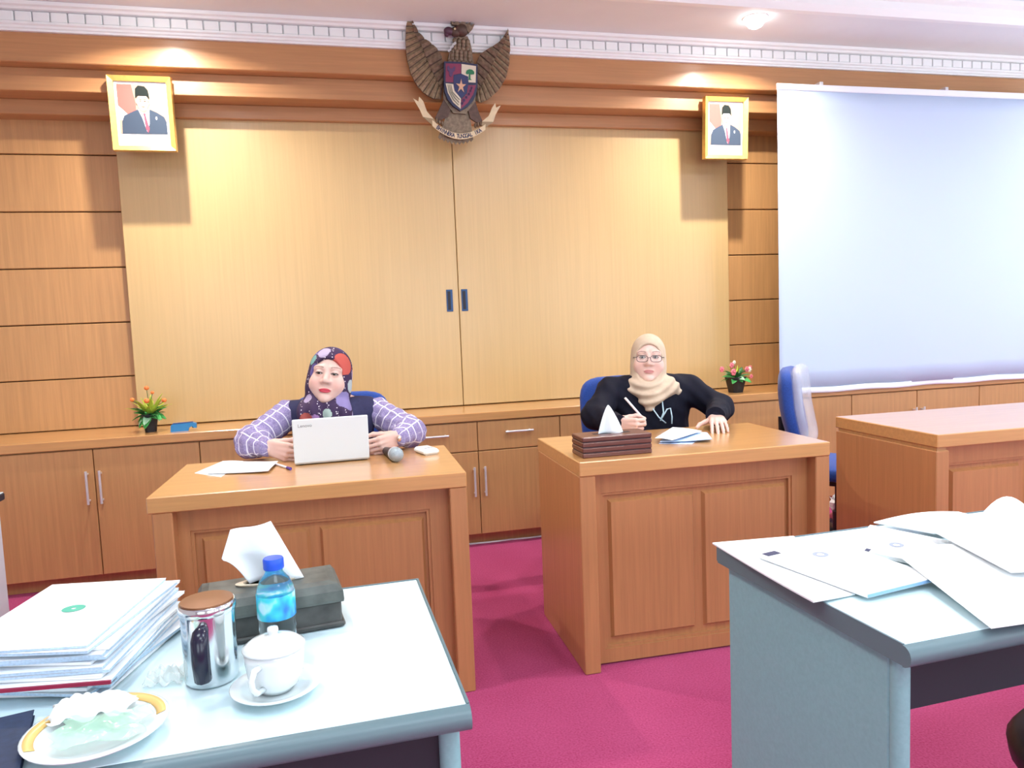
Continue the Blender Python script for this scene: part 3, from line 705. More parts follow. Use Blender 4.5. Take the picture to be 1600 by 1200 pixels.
# plate with used wrappings
t = thing('plate', 'white plate with an orange-banded rim, near edge of the table', 'plate', (-.345, 1.078, ZT))
MB().lathe([(.0001, .002), (.045, 0), (.048, .003), (.070, .012), (.0895, .019), (.0905, .021), (.088, .0215), (.068, .0155), (.048, .0075), (.0001, .007)], 44).build('dish', M['ceramic'], t, smooth='all')
og = simple('orange gilt band', (.80, .52, .18), .3)
for a0, a1 in ((.15, 1.5), (2.3, 3.7)):
    def band(u, v, a0=a0, a1=a1):
        a = a0+(a1-a0)*u; r = .0735 + .0125*v; return (r*math.cos(a), r*math.sin(a), .0178 + .0042*v)
    MB().sheet(band, 24, 2, .0004).build('rim_band', og, t, smooth='all')
def crumple(name, label, cat, loc, sx, sy, sz, mat, seed, amp=.35):
    rr = random.Random(seed); ph = [rr.uniform(0, 6) for _ in range(9)]
    t = thing(name, label, cat, loc)
    def fn(u, v):
        x, y = (u-.5)*2, (v-.5)*2; r2 = max(abs(x), abs(y))
        h = (1-r2**2)*(.55+.45*math.sin(5*x+ph[0])*math.cos(4*y+ph[1])) + amp*math.sin(9*x+ph[2]+3*y)*math.sin(8*y+ph[3]) + .10*math.sin(14*x+ph[4])*math.sin(12*y+ph[5])
        return (sx*(x+.12*math.sin(6*y+ph[6])), sy*(y+.12*math.sin(6*x+ph[7])), max(.0015, sz*h+.004))
    MB().sheet(fn, 34, 30, .0006).build('crumpled_sheet', mat, t, smooth='all')
crumple('used_tissue', 'crumpled white tissue on the plate', 'tissue', (-.360, 1.118, ZT+.0225), .052, .030, .026, M['tissue'], 3, .22)
def clear_film(name, c, a):
    m, nt, p = new_mat(name); p.inputs['Base Color'].default_value = (*c, 1); p.inputs['Alpha'].default_value = a; p.inputs['Roughness'].default_value = .1; p.inputs['Specular IOR Level'].default_value = 1.0; return m
M['wrap'] = clear_film('clear wrapper', (.88, .95, .93), .35)
crumple('food_wrapper', 'clear plastic food wrapper with a green tint on the plate', 'wrapper', (-.335, 1.062, ZT+.0225), .056, .042, .010, clear_film('green tinted wrapper', (.55, .90, .68), .30), 8, .2)
crumple('candy_wrapper', 'small clear plastic wrapper on the table between stack and mug', 'wrapper', (-.292, 1.238, ZT), .028, .024, .02, M['wrap'], 12)
t = thing('notebook', 'dark blue covered notebook partly under the frame edge', 'notebook', (-.52, 1.10, ZT), R(14))
MB().box(-.10, .075, -.10, .055, .0015, .0085).build('pages', M['paper_side'], t)
for z in (0, .0085): MB().box(-.105, .08, -.105, .06, z, z+.0016, .0006).build('cover', simple('dark blue cover', (.015, .03, .075), .6, noise=.2, nscale=90), t)

# the tall stack of reports
ORD = ['topmost', 'second from the top', 'third from the top', 'fourth from the top', 'fifth from the top', 'sixth from the top', 'seventh from the top', 'in the exact middle', 'seventh from the bottom', 'sixth from the bottom', 'fifth from the bottom', 'fourth from the bottom', 'third from the bottom', 'second from the bottom', 'lying lowest on the table']
rr = random.Random(11)
n = 15; z = ZT
ths = [.005, .0055, .0045, .006, .0035, .0045, .006, .005, .0055, .005, .0045, .006, .0045, .005, .004]
for i in range(n):
    f = i/(n-1)
    th = ths[i]
    ang = R(-9 - 13*(1-f)*rr.random() - (6 if i % 4 == 1 else 0) + 2*f)
    cx = -.455 + rr.uniform(-.008, .020)*(1-f*.6) + .012*(1-f); cy = 1.372 + rr.uniform(-.010, .012)
    last = i == n-1
    if i == 5: ang = R(-8); cx, cy = -.440, 1.352
    if last: ang = R(-10); cx, cy = -.468, 1.372
    lab = ('top report of the tall stack, green round emblem on its white cover' if last else
           'report with a dark red spine in the tall stack' if i == 5 else 'white report in the tall paper stack beside the mug, %s' % ORD[n-1-i])
    t = thing('report', lab, 'report', (cx, cy, z), ang, 'reports in the tall stack')
    w, h = .105, .1485
    kick = .004 + .010*f
    def fn(u, v, th=th, i=i, f=f):
        x, y = (u-.5)*2*w, (v-.5)*2*h
        return (x, y, th )
    MB().sheet(fn, 8, 10, th*.86).build('pages', M['paper_side'] if i % 3 else M['paper'], t, smooth=30)
    def cov(u, v, fn=fn):
        p = fn(u, v); return (p[0]*1.006, p[1]*1.006, p[2]+.0005)
    MB().sheet(cov, 8, 10, .0004).build('cover', M['paper'], t, smooth=30)
    if i == 5: MB().box(-w-.001, w+.001, -h-.0045, -h-.0004, .0002, th+.001).build('spine_tape', simple('dark red tape', (.30, .012, .05), .5), t)
    if last:
        def em(u, v):
            a = 2*math.pi*u; r = .0035+.0135*v; x, y = r*1.1*math.cos(a)+.004, r*math.sin(a)+.012
            p = fn(x/(2*w)+.5, y/(2*h)+.5); return (x, y, p[2]+.0012)
        MB().sheet(em, 28, 2).build('round_emblem', simple('mint green ink', (.08, .42, .30), .6), t)
        for k, (yy, ww) in enumerate(((-.03, .05), (-.04, .06), (-.05, .04))):
            def ln(u, v, yy=yy, ww=ww):
                x, y = (u-.5)*ww, yy+.0016*v; p = fn(x/(2*w)+.5, y/(2*h)+.5); return (x, y, p[2]+.0012)
            MB().sheet(ln, 8, 1).build('text_line', simple('faint print', (.72, .76, .80), .7), t)
    z += th + .0007

# ---------------------------------------------------------------- papers on the right meeting table
G = 'documents spread on the right meeting table'
fz = lambda a: (lambda u, v: a*math.sin(u*2.6)*v)
t, P, fn = sheet_paper('document', 'white document overhanging the corner of the table towards the aisle', 'document', ((.838, 1.165), (.944, 1.185), (1.058, 1.546), (.852, 1.566)), ZT, .0035, lambda u, v: .006*(1-u)*(1-v)**3, G)
def mark(t, P, fn, u0, v0, ru, rv, name, mat, ring=True):
    def em(a, b):
        an = 2*math.pi*a; k = (.45+.55*b) if ring else b
        u, v = u0+ru*k*math.cos(an), v0+rv*k*math.sin(an); p = fn(u, v); return (p[0], p[1], p[2]+.0006)
    MB().sheet(em, 20, 2).build(name, mat, t)
def patch(t, fn, u0, u1, v0, v1, name, mat):
    def em(a, b):
        p = fn(u0+(u1-u0)*a, v0+(v1-v0)*b); return (p[0], p[1], p[2]+.0006)
    MB().sheet(em, 6, 4).build(name, mat, t)
B = ((.943, 1.150), (1.122, 1.172), (1.098, 1.470), (.886, 1.424))
t, P, fn = sheet_paper('document', 'thick white booklet with a grey round seal, blue page edges towards the camera', 'document', B, ZT+.0065, .008, lambda u, v: .004*(1-v)*u, G)
mark(t, P, fn, .52, .74, .085, .06, 'round_seal', M['grey_ink']); patch(t, fn, .03, .21, .915, .99, 'stamp_square', M['ink'])
MB().sheet(lambda u, v: (lambda p: (p[0], p[1]-.0012, p[2]-.001-.006*v))(fn(u, 0)), 12, 1).build('page_edges', simple('blue page block', (.25, .45, .72), .7), t)
for k in range(3): patch(t, fn, .25, .75-.1*k, .55-.035*k, .555-.035*k, 'text_line', simple('faint print', (.72, .76, .80), .7))
C = ((1.187, 1.245), (1.385, 1.285), (1.272, 1.542), (1.110, 1.405))
t, P, fn = sheet_paper('document', 'white booklet with a dark grey oval seal, behind the thick one', 'document', C, ZT+.0005, .008, fz(.002), G)
mark(t, P, fn, .42, .62, .09, .07, 'round_seal', M['grey_ink']); patch(t, fn, .0, .09, .78, .84, 'stamp_square', M['ink'])
sheet_paper('document', 'white sheet at the far edge of the table, right of the booklets', 'document', ((1.345, 1.42), (1.56, 1.37), (1.53, 1.535), (1.285, 1.545)), ZT+.0115, .003, lambda u, v: .012*math.sin(u*2.8)*v, G)
sheet_paper('document', 'large white sheet hanging over the front edge of the table', 'document', ((1.03, .965), (1.36, .955), (1.42, 1.30), (1.14, 1.32)), ZT+.0105, .001, lambda u, v: .005*math.sin(u*3+1)*v - .0*v + .012*v, G)
sheet_paper('document', 'plain white pad lying on the large sheet at the right edge', 'document', ((1.24, 1.12), (1.46, 1.08), (1.53, 1.37), (1.31, 1.40)), ZT+.029, .004, lambda u, v: .004*math.sin(u*3+1)*v, G)
sheet_paper('document', 'folded white sheet standing up beside the cup at the right edge', 'document', ((1.52, 1.36), (1.70, 1.33), (1.78, 1.50), (1.555, 1.49)), ZT+.0015, .0012, lambda u, v: .055*math.sin(min(1, u*1.3+.12)*math.pi*.9)*(.35+.65*v), G)
t = thing('paper_cup', 'pale blue-white cup at the right edge behind the papers', 'cup', (1.83, 1.50, ZT))
MB().lathe([(.0001, .002), (.028, .002), (.0285, 0), (.038, .085), (.0395, .087), (.038, .089), (.036, .086), (.0275, .006), (.0001, .006)], 28).build('cup_body', simple('pale cup', (.66, .80, .86), .4), t, smooth=50)

# black padded stool pushed under the right table, a corner of it shows at the lower right
t = thing('padded_stool', 'black padded stool under the document table, lower right corner', 'stool', (1.338, .958, 0))
s = MB().lathe([(.0001, .385), (.17, .385), (.185, .40), (.19, .43), (.175, .452), (.10, .462), (.0001, .464)], 32).build('seat', simple('black vinyl', (.012, .012, .016), .45), t, smooth='all')
for k in range(4):
    a = math.pi/4 + k*math.pi/2; MB().tube([(.13*math.cos(a), .13*math.sin(a), .39), (.17*math.cos(a), .17*math.sin(a), 0)], .012, 10).build('leg', M['black_pl'], t, smooth=True)
MB().tube([(.155*math.cos(a), .155*math.sin(a), .15) for a in [2*math.pi*i/24 for i in range(25)]], .007, 8, False).build('foot_ring', M['steel'], t, smooth='all')
# ================================================================ framed portraits
def portrait(label, x, z, W, H, hair):
    t = thing('framed_portrait', label, 'portrait', (x, 4.145, z))
    t.rotation_euler = (R(3), 0, 0)
    f = .027; d = .022
    for nm, poly in (('frame_rail', [(-W/2, -H/2), (W/2, -H/2), (W/2-f, -H/2+f), (-W/2+f, -H/2+f)]), ('frame_rail', [(W/2, -H/2), (W/2, H/2), (W/2-f, H/2-f), (W/2-f, -H/2+f)]),
                     ('frame_rail', [(W/2, H/2), (-W/2, H/2), (-W/2+f, H/2-f), (W/2-f, H/2-f)]), ('frame_rail', [(-W/2, H/2), (-W/2, -H/2), (-W/2+f, -H/2+f), (-W/2+f, H/2-f)])):
        m = MB(); a = [(p[0], -.006, p[1]) for p in poly]; o = [(p[0]*(.985 if i < 2 else 1.0), -d if i < 2 else -.010, p[1]*(.985 if i < 2 else 1.0)) for i, p in enumerate(poly)]
        b = [(p[0], .014, p[1]) for p in poly]
        m.add(b+o, [(0, 1, 2, 3)[::-1], (4, 5, 6, 7), (0, 1, 5, 4), (1, 2, 6, 5), (2, 3, 7, 6), (3, 0, 4, 7)])
        m.build(nm, M['gold'], t)
    MB().box(-W/2+.02, W/2-.02, .010, .014, -H/2+.02, H/2-.02).build('backing', M['dark'], t)
    w, h = W-2*f, H-2*f
    lay = [0]
    base = MB().box(-w/2, w/2, .0, .009, -h/2, h/2).build('print', simple('photo paper', (.84, .87, .90), .25), t)
    def pl(name, poly, c, k):
        q = [(x*w/2, y*h/2) for x, y in poly]
        a = sum(q[i][0]*q[(i+1) % len(q)][1]-q[(i+1) % len(q)][0]*q[i][1] for i in range(len(q)))
        if a < 0: q = q[::-1]
        MB().prism(q, 'y', -.0006*k-.0003, -.0006*k+.0003).build(name, simple('print '+name, c, .3), base)
    def ell(cx, cy, rx, ry, n=20, a0=0, a1=2*math.pi): return [(cx+rx*math.cos(a0+(a1-a0)*i/n), cy+ry*math.sin(a0+(a1-a0)*i/n)) for i in range(n + (0 if a1-a0 > 6.2 else 1))]
    pl('background', [(-.9, -.62), (.9, -.62), (.9, .92), (-.9, .92)], (.42, .29, .22), 1)
    pl('flag_red', [(-.9, .92), (-.35, .92), (-.22, .3), (-.25, -.05), (-.55, -.02), (-.9, .25)], (.68, .13, .11), 2)
    pl('flag_white', [(-.9, .25), (-.55, -.02), (-.62, -.2), (-.9, -.2)], (.72, .76, .82), 2)
    pl('suit', [(-.82, -.62), (-.80, -.25), (-.70, -.06), (-.30, .10), (-.1, .16), (.32, .14), (.55, .06), (.82, -.08), (.9, -.25), (.9, -.62)], (.045, .065, .10), 3)
    pl('shirt', [(-.16, .15), (.27, .15), (.24, -.3), (.12, -.55), (-.02, -.12)], (.78, .82, .88), 4)
    pl('tie', [(.02, .02), (.13, .02), (.12, -.06), (.22, -.45), (.16, -.58), (.08, -.45), (.05, -.06)], (.55, .07, .11), 5)
    pl('neck', [(-.10, .3), (.20, .3), (.19, .1), (.07, .02), (-.09, .1)], (.50, .28, .20), 5)
    pl('face', ell(.05, .37, .225, .27), (.66, .42, .32), 6)
    for s in (-1, 1): pl('ear', ell(.05+s*.23, .37, .035, .07, 10), (.58, .34, .26), 6)
    if hair: pl('grey_hair', ell(.05, .47, .235, .14, 14, 0, math.pi), (.62, .60, .58), 7)
    pl('black_cap', [(-.22, .50), (-.20, .78), (-.08, .88), (.16, .86), (.28, .74), (.32, .47), (.2, .56), (-.1, .56)], (.012, .018, .016), 8)
    for s in (-1, 1): pl('eye', ell(.05+s*.085, .40, .035, .014, 10), (.08, .05, .04), 8); pl('brow', [(.05+s*.04, .445), (.05+s*.13, .45), (.05+s*.13, .465), (.05+s*.04, .46)], (.10, .07, .06), 8)
    if hair:
        for s in (-1, 1): pl('glasses_rim', [(.05+s*.03, .385), (.05+s*.15, .385), (.05+s*.15, .375), (.05+s*.03, .375)], (.12, .10, .10), 8)
    pl('nose', [(.03, .40), (.07, .40), (.095, .29), (.01, .29)], (.58, .33, .25), 8)
    pl('mouth', ell(.05, .225, .07, .016, 12), (.45, .16, .14), 8)
    pl('badge', ell(.52, -.12, .035, .055, 10), (.70, .76, .85), 5)
    for k in range(2): pl('caption_line', [(-.4+.1*k, -.74-.09*k), (.4-.1*k, -.74-.09*k), (.4-.1*k, -.765-.09*k), (-.4+.1*k, -.765-.09*k)], (.62, .68, .74), 1)
portrait('gold framed portrait of a man in a black cap, left of the emblem', -.868, 2.368, .298, .366, False)
portrait('gold framed portrait of an older grey-haired man, beside the projection screen', 2.388, 2.368, .290, .366, True)

# ================================================================ garuda emblem
E = thing('eagle_emblem', 'large carved brown eagle emblem with a painted shield and ribbon, above the panels', 'emblem', (.747, 4.075, 2.562))
E.rotation_euler = (R(7), R(2.7), 0)
K = .00356*.97
def pt(x, y): return ((x/5+600-717)*K, (132-(y/5+20))*K)      # outline units: fifths of a centimetre-scale grid
M['eagle'] = simple('aged bronze feathers', (.20, .145, .095), .45, metal=.35, noise=.35, nscale=60)
M['eagle_l'] = simple('light bronze feathers', (.33, .26, .165), .36, metal=.5, noise=.3, nscale=60)
M['eagle_d'] = simple('dark bronze', (.10, .06, .045), .5, metal=.3, noise=.3, nscale=50)
M['ribbon'] = simple('cream ribbon', (.70, .58, .36), .5, noise=.08, nscale=30)
def slab(poly, y0, y1, name, mat, parent, px=True):
    q = [pt(*p) for p in poly] if px else list(poly)
    a = sum(q[i][0]*q[(i+1) % len(q)][1]-q[(i+1) % len(q)][0]*q[i][1] for i in range(len(q)))
    if a < 0: q = q[::-1]
    return MB().prism(q, 'y', y0, y1).build(name, mat, parent)
def poly_at(P, s):
    L = [0]
    for a, b in zip(P[:-1], P[1:]): L.append(L[-1]+math.dist(a, b))
    s *= L[-1]
    for i in range(len(P)-1):
        if s <= L[i+1] or i == len(P)-2:
            f = (s-L[i])/(L[i+1]-L[i]); return (P[i][0]+(P[i+1][0]-P[i][0])*f, P[i][1]+(P[i+1][1]-P[i][1])*f)
def wing(outer, inner, mid, name):
    """two rows of feathers fanning from the shoulder line to the outer edge"""
    n = 15
    w = slab([poly_at(outer, i/24) for i in range(25)] + [poly_at(inner, 1-i/16) for i in range(17)], -.004, .008, name, M['eagle_d'], E)
    def row(A, B, cnt, y0, mat, nm):
        m = MB()
        for k in range(cnt):
            a0, a1 = pt(*poly_at(A, k/cnt)), pt(*poly_at(A, (k+.86)/cnt)); b0, b1 = pt(*poly_at(B, k/cnt)), pt(*poly_at(B, (k+.86)/cnt))
            c = ((a0[0]+a1[0]+b0[0]+b1[0])/4, (a0[1]+a1[1]+b0[1]+b1[1])/4)
            am, bm = ((a0[0]+a1[0])/2, (a0[1]+a1[1])/2), ((b0[0]+b1[0])/2, (b0[1]+b1[1])/2)
            yk = y0 - .0005*k
            v = [(a0[0], yk+.006, a0[1]), (a1[0], yk+.006, a1[1]), (b1[0], yk+.008, b1[1]), (b0[0], yk+.008, b0[1]), (am[0], yk-.004, am[1]), (bm[0], yk-.002, bm[1])]
            m.add(v, [(0, 4, 5, 3), (4, 1, 2, 5), (0, 1, 4), (3, 5, 2), (0, 3, 2, 1)])
        return m.build(nm, mat, w)
    row(mid, outer, n, -.010, M['eagle_l'], 'primary_feathers')
    row(inner, mid, 9, -.018, M['eagle'], 'covert_feathers')
wing([(195, 100), (168, 170), (163, 300), (175, 420), (205, 530), (250, 610), (310, 668), (380, 702), (445, 700)],
     [(200, 120), (250, 215), (300, 265), (360, 300), (405, 330), (450, 400), (462, 500), (455, 600)],
     [(199, 115), (225, 230), (290, 330), (325, 420), (365, 500), (410, 570), (445, 640)], 'wing')
wing([(965, 130), (988, 250), (985, 390), (962, 500), (905, 598), (830, 668), (765, 702), (715, 690)],
     [(962, 145), (930, 200), (880, 255), (805, 300), (745, 345), (718, 420), (710, 500), (712, 600)],
     [(963, 142), (945, 240), (880, 330), (845, 420), (805, 500), (755, 580), (722, 640)], 'wing')
# neck and breast, head, tail, legs
body = slab([(505, 330), (545, 262), (560, 230), (640, 225), (660, 262), (680, 330), (690, 420), (720, 520), (715, 700), (640, 800), (540, 800), (460, 700), (455, 520), (490, 420)], -.020, .008, 'breast', M['eagle'], E)
m = MB()
for r in range(7):
    for c in range(4 + r//3):
        cnt = 4 + r//3; x = 592 + (c-(cnt-1)/2)*34; y = 265 + r*26
        px, pz = pt(x, y); m.sphere((px, -.020, pz), .013, 8, 6, (1, .7, 1.2))
m.build('breast_feathers', M['eagle'], body, smooth='all')
hd = MB()
cx, cz = pt(590, 185); hd.sphere((cx, -.022, cz), .034, 16, 10, (1.15, .8, 1.05))
cx, cz = pt(545, 205); hd.sphere((cx, -.026, cz), .026, 14, 8, (1.2, .7, 1.0))
ho = hd.build('head', M['eagle_d'], E, smooth='all')
slab([(500, 128), (528, 150), (548, 122), (572, 146), (600, 118), (624, 146), (655, 128), (655, 150), (690, 138), (672, 178), (648, 205), (600, 168), (550, 160), (515, 158)], -.040, -.008, 'crest', M['eagle'], ho)
bk = MB()
cx, cz = pt(490, 205); bk.sphere((cx, -.028, cz), .022, 14, 8, (1.2, .8, 1.0)); cx, cz = pt(475, 222); bk.sphere((cx, -.028, cz), .013, 10, 6, (1.1, .8, 1.5))
bk.build('beak', simple('dark purple beak', (.10, .045, .07), .4, metal=.3), ho, smooth='all')
cx, cz = pt(535, 190); MB().sphere((cx, -.044, cz), .006, 8, 6).build('eye', M['ribbon'], ho, smooth='all')
for k, (x, y) in enumerate(((535, 290), (515, 315), (498, 340))):
    slab([(x-18, y+6), (x+8, y-14), (x+18, y), (x-6, y+18)], -.032, -.020, 'collar_feather', simple('silver feather', (.45, .45, .45), .3, metal=.6), body)
tail = MB()
for k in range(9):
    f = k/8; x0, x1 = 520+f*140, 445+f*250
    p = [pt(x0-10, 760), pt(x0+12, 760), pt(x1+16, 985+30*math.sin(f*math.pi)), pt(x1, 1005+30*math.sin(f*math.pi)), pt(x1-16, 985+30*math.sin(f*math.pi))]
    a = sum(p[i][0]*p[(i+1) % 5][1]-p[(i+1) % 5][0]*p[i][1] for i in range(5))
    tail.prism(p if a > 0 else p[::-1], 'y', .002-.001*(k % 2), .010)
tail.build('tail', M['eagle'], E)
for s, P in ((-1, [(465, 700), (520, 770), (500, 830), (440, 860), (405, 870), (400, 840), (425, 790)]), (1, [(715, 700), (660, 770), (680, 830), (735, 860), (770, 868), (775, 838), (750, 790)])):
    l = slab(P, -.016, .006, 'leg', M['eagle_d'], E)
    m = MB()
    for k in range(3):
        x, y = (410 + k*22, 868+k*8) if s < 0 else (765 - k*22, 866+k*8); px, pz = pt(x, y); m.sphere((px, -.018, pz), .010, 8, 6, (.8, 1, 1.5))
    m.build('claws', M['eagle'], l, smooth='all')
# shield
sh = [(455, 432), (590, 425), (718, 432), (721, 590), (712, 655), (690, 705), (648, 752), (590, 786), (530, 752), (486, 705), (464, 655), (456, 590)]
S_ = slab(sh, -.046, -.018, 'shield', simple('dark blue lacquer', (.012, .014, .06), .35), E)
ym = -.046
red = simple('crimson lacquer', (.22, .015, .07), .35); cream = simple('cream lacquer', (.72, .66, .50), .4); blue = simple('navy lacquer', (.015, .02, .11), .35); purple = simple('violet lacquer', (.085, .03, .12), .4)
slab([(468, 446), (588, 440), (588, 510), (530, 525), (528, 580), (470, 582)], ym-.002, ym, 'quarter_bull', red, S_)
slab([(592, 440), (706, 446), (706, 568), (650, 570), (640, 525), (592, 520)], ym-.002, ym, 'quarter_tree', cream, S_)
slab([(470, 592), (530, 592), (540, 640), (592, 695), (592, 772), (530, 726), (488, 660)], ym-.002, ym, 'quarter_paddy', cream, S_)
slab([(645, 592), (708, 586), (690, 655), (648, 722), (596, 770), (596, 700), (640, 650)], ym-.002, ym, 'quarter_chain', red, S_)
slab([(530, 530), (590, 512), (646, 530), (646, 600), (635, 650), (594, 690), (545, 645), (532, 600)], ym-.004, ym, 'centre_shield', blue, S_)
st = [];
for k in range(10):
    a = math.pi/2 + k*math.pi/5; r = 52 if k % 2 == 0 else 19; st.append((590+r*.8*math.cos(a), 605-r*1.05*math.sin(a)))
slab(st, ym-.008, ym-.004, 'star', simple('copper star', (.50, .28, .18), .35, metal=.5), S_)
# bull head, tree, paddy lines, chain
slab([(478, 472), (492, 462), (500, 480), (522, 480), (530, 462), (544, 472), (536, 498), (524, 505), (520, 535), (506, 542), (498, 535), (494, 505), (482, 498)], ym-.005, ym-.002, 'bull_head', purple, S_)
gm = simple('tree green', (.02, .20, .08), .5)
slab([(650, 505), (662, 505), (664, 545), (676, 552), (640, 552), (650, 545)], ym-.004, ym-.002, 'tree_trunk', gm, S_)
slab([(625, 505), (632, 485), (652, 474), (676, 476), (692, 490), (692, 508), (668, 512), (650, 508), (636, 514)], ym-.005, ym-.002, 'tree_crown', gm, S_)
for k in range(3): slab([(484+12*k, 600), (489+12*k, 600), (502+12*k, 650), (536+10*k, 705-14*k), (576+4*k, 742-20*k), (572+4*k, 748-20*k), (528+10*k, 710-14*k), (496+12*k, 655)], ym-.004, ym-.002, 'paddy_line', simple('olive line', (.20, .20, .14), .5), S_)
for k in range(6):
    m = MB(); a = -.1+k*.22; px, pz = pt(672-k*13+6*math.sin(k), 610+k*24)
    q = MB().lathe([(.0055, -.001), (.0085, -.001), (.0085, .001), (.0055, .001), (.0055, -.001)], 12).xf(Matrix.Translation((px, ym-.003, pz)) @ Matrix.Rotation(math.pi/2, 4, 'X')); m.add(q.v, q.f); m.build('chain_link', purple, S_)
# ribbon with the motto
def arc(s, off):      # s 0..1 from left to right along the ribbon
    x = 372 + s*424; yc = 893 + 84*(1-((x-590)/215)**2) - (8 if s > .5 else 0)*(s-.5)*2
    return (x, yc + off)
rb_ = slab([arc(i/20, -22) for i in range(21)] + [arc(1-i/20, 22) for i in range(21)], -.040, -.034, 'ribbon', M['ribbon'], E)
slab([(222, 718), (262, 738), (268, 702), (300, 735), (330, 808), (382, 858), (300, 852), (275, 800)], -.034, -.028, 'ribbon_end', M['ribbon'], rb_)
slab([(918, 718), (880, 738), (872, 704), (848, 740), (822, 805), (768, 852), (860, 850), (878, 790)], -.034, -.028, 'ribbon_end', M['ribbon'], rb_)
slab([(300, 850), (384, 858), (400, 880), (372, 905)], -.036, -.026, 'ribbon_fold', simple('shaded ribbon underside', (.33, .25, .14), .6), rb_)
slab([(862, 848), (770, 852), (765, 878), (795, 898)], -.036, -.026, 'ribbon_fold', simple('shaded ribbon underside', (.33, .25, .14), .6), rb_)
motto = 'BHINNEKA TUNGGAL IKA'
lm = MB()
for i, ch in enumerate(motto):
    if ch == ' ': continue
    s = .08 + .84*(i+.5)/len(motto); x, y = arc(s, 0); x2, y2 = arc(s+.02, 0); px, pz = pt(x, y)
    an = -math.atan2(y2-y, x2-x)
    o = text_mesh('ch', ch, .030, M['ink'], None, Matrix.Translation((px, -.0405, pz)) @ Matrix.Rotation(-an, 4, 'Y') @ Matrix.Rotation(math.pi/2, 4, 'X') @ Matrix.Scale(.78, 4, (1, 0, 0)), extrude=.0006, bold=.0009)
    lm.add([v.co for v in o.data.vertices], [tuple(p.vertices) for p in o.data.polygons]); me = o.data; bpy.data.objects.remove(o); bpy.data.meshes.remove(me)
lm.build('lettering', M['ink'], rb_)
MB().tube([(0, .0, .02), (0, .02, .03)], .006, 8).build('wall_hook', M['steel'], E)
# ================================================================ people: bodies and cloth grown from distance fields
def V3(*a): return np.array(a, float)
def nrm(v): v = np.asarray(v, float); return v/np.linalg.norm(v)
def ell(P, c, r):
    r = np.asarray(r, float); q = (P-np.asarray(c))/r; k0 = np.sqrt((q*q).sum(1)); q2 = q/r
    k1 = np.sqrt((q2*q2).sum(1)); return k0*(k0-1)/np.maximum(k1, 1e-9)
def rc(P, a, b, r1, r2):
    a, b = np.asarray(a, float), np.asarray(b, float); d = b-a
    t = np.clip(((P-a)@d)/(d@d), 0, 1); return np.sqrt(((P-a-t[:, None]*d)**2).sum(1)) - (r1+(r2-r1)*t)
def smin(a, b, k): h = np.clip(.5+.5*(b-a)/k, 0, 1); return b*(1-h)+a*h-k*h*(1-h)
def smax(a, b, k): return -smin(-a, -b, k)
def surfnet(f, lo, hi, h):
    """surface nets: (verts, quads) of f = 0"""
    lo, hi = np.asarray(lo, float), np.asarray(hi, float)
    n = np.ceil((hi-lo)/h).astype(int)+1
    ax = [lo[i]+h*np.arange(n[i]) for i in range(3)]
    G = np.stack(np.meshgrid(*ax, indexing='ij'), -1).reshape(-1, 3)
    D = np.empty(len(G))
    for i in range(0, len(G), 400000): D[i:i+400000] = f(G[i:i+400000])
    D = D.reshape(n); S = D < 0
    c = n-1
    acc = np.zeros((*c, 3)); cnt = np.zeros(c)
    offs = [(i, j, k) for i in (0, 1) for j in (0, 1) for k in (0, 1)]
    sl = lambda o: tuple(slice(o[i], o[i]+c[i]) for i in range(3))
    for o in offs:
        for axis in range(3):
            if o[axis]: continue
            o2 = list(o); o2[axis] = 1
            a, b = D[sl(o)], D[sl(o2)]; m = (a < 0) != (b < 0)
            t = np.where(m, a/np.where(m, a-b, 1), 0)
            p = np.zeros((*c, 3)); p[...] = o; p[..., axis] += t
            acc += p*m[..., None]; cnt += m
    act = cnt > 0
    idx = -np.ones(c, int); idx[act] = np.arange(act.sum())
    base = np.stack(np.meshgrid(*[np.arange(k) for k in c], indexing='ij'), -1)
    verts = lo + h*(base[act] + acc[act]/cnt[act][:, None])
    quads = []
    for axis in range(3):
        b_, c_ = [(1, 2), (2, 0), (0, 1)][axis]
        s0 = [slice(1, c[i]) for i in range(3)]; s0[axis] = slice(0, c[axis])
        A = S[tuple(s0)]
        s1 = list(s0); s1[axis] = slice(1, c[axis]+1); B = S[tuple(s1)]
        m = A != B
        I = np.argwhere(m); flip = A[m]
        I = I + np.array([0 if i == axis else 1 for i in range(3)])
        def at(db, dc):
            J = I.copy(); J[:, b_] -= db; J[:, c_] -= dc; return idx[J[:, 0], J[:, 1], J[:, 2]]
        q = np.stack([at(0, 0), at(1, 0), at(1, 1), at(0, 1)], 1)
        q[~flip] = q[~flip][:, ::-1]
        quads.append(q)
    Q = np.concatenate(quads); Q = Q[(Q >= 0).all(1)]
    return verts, Q
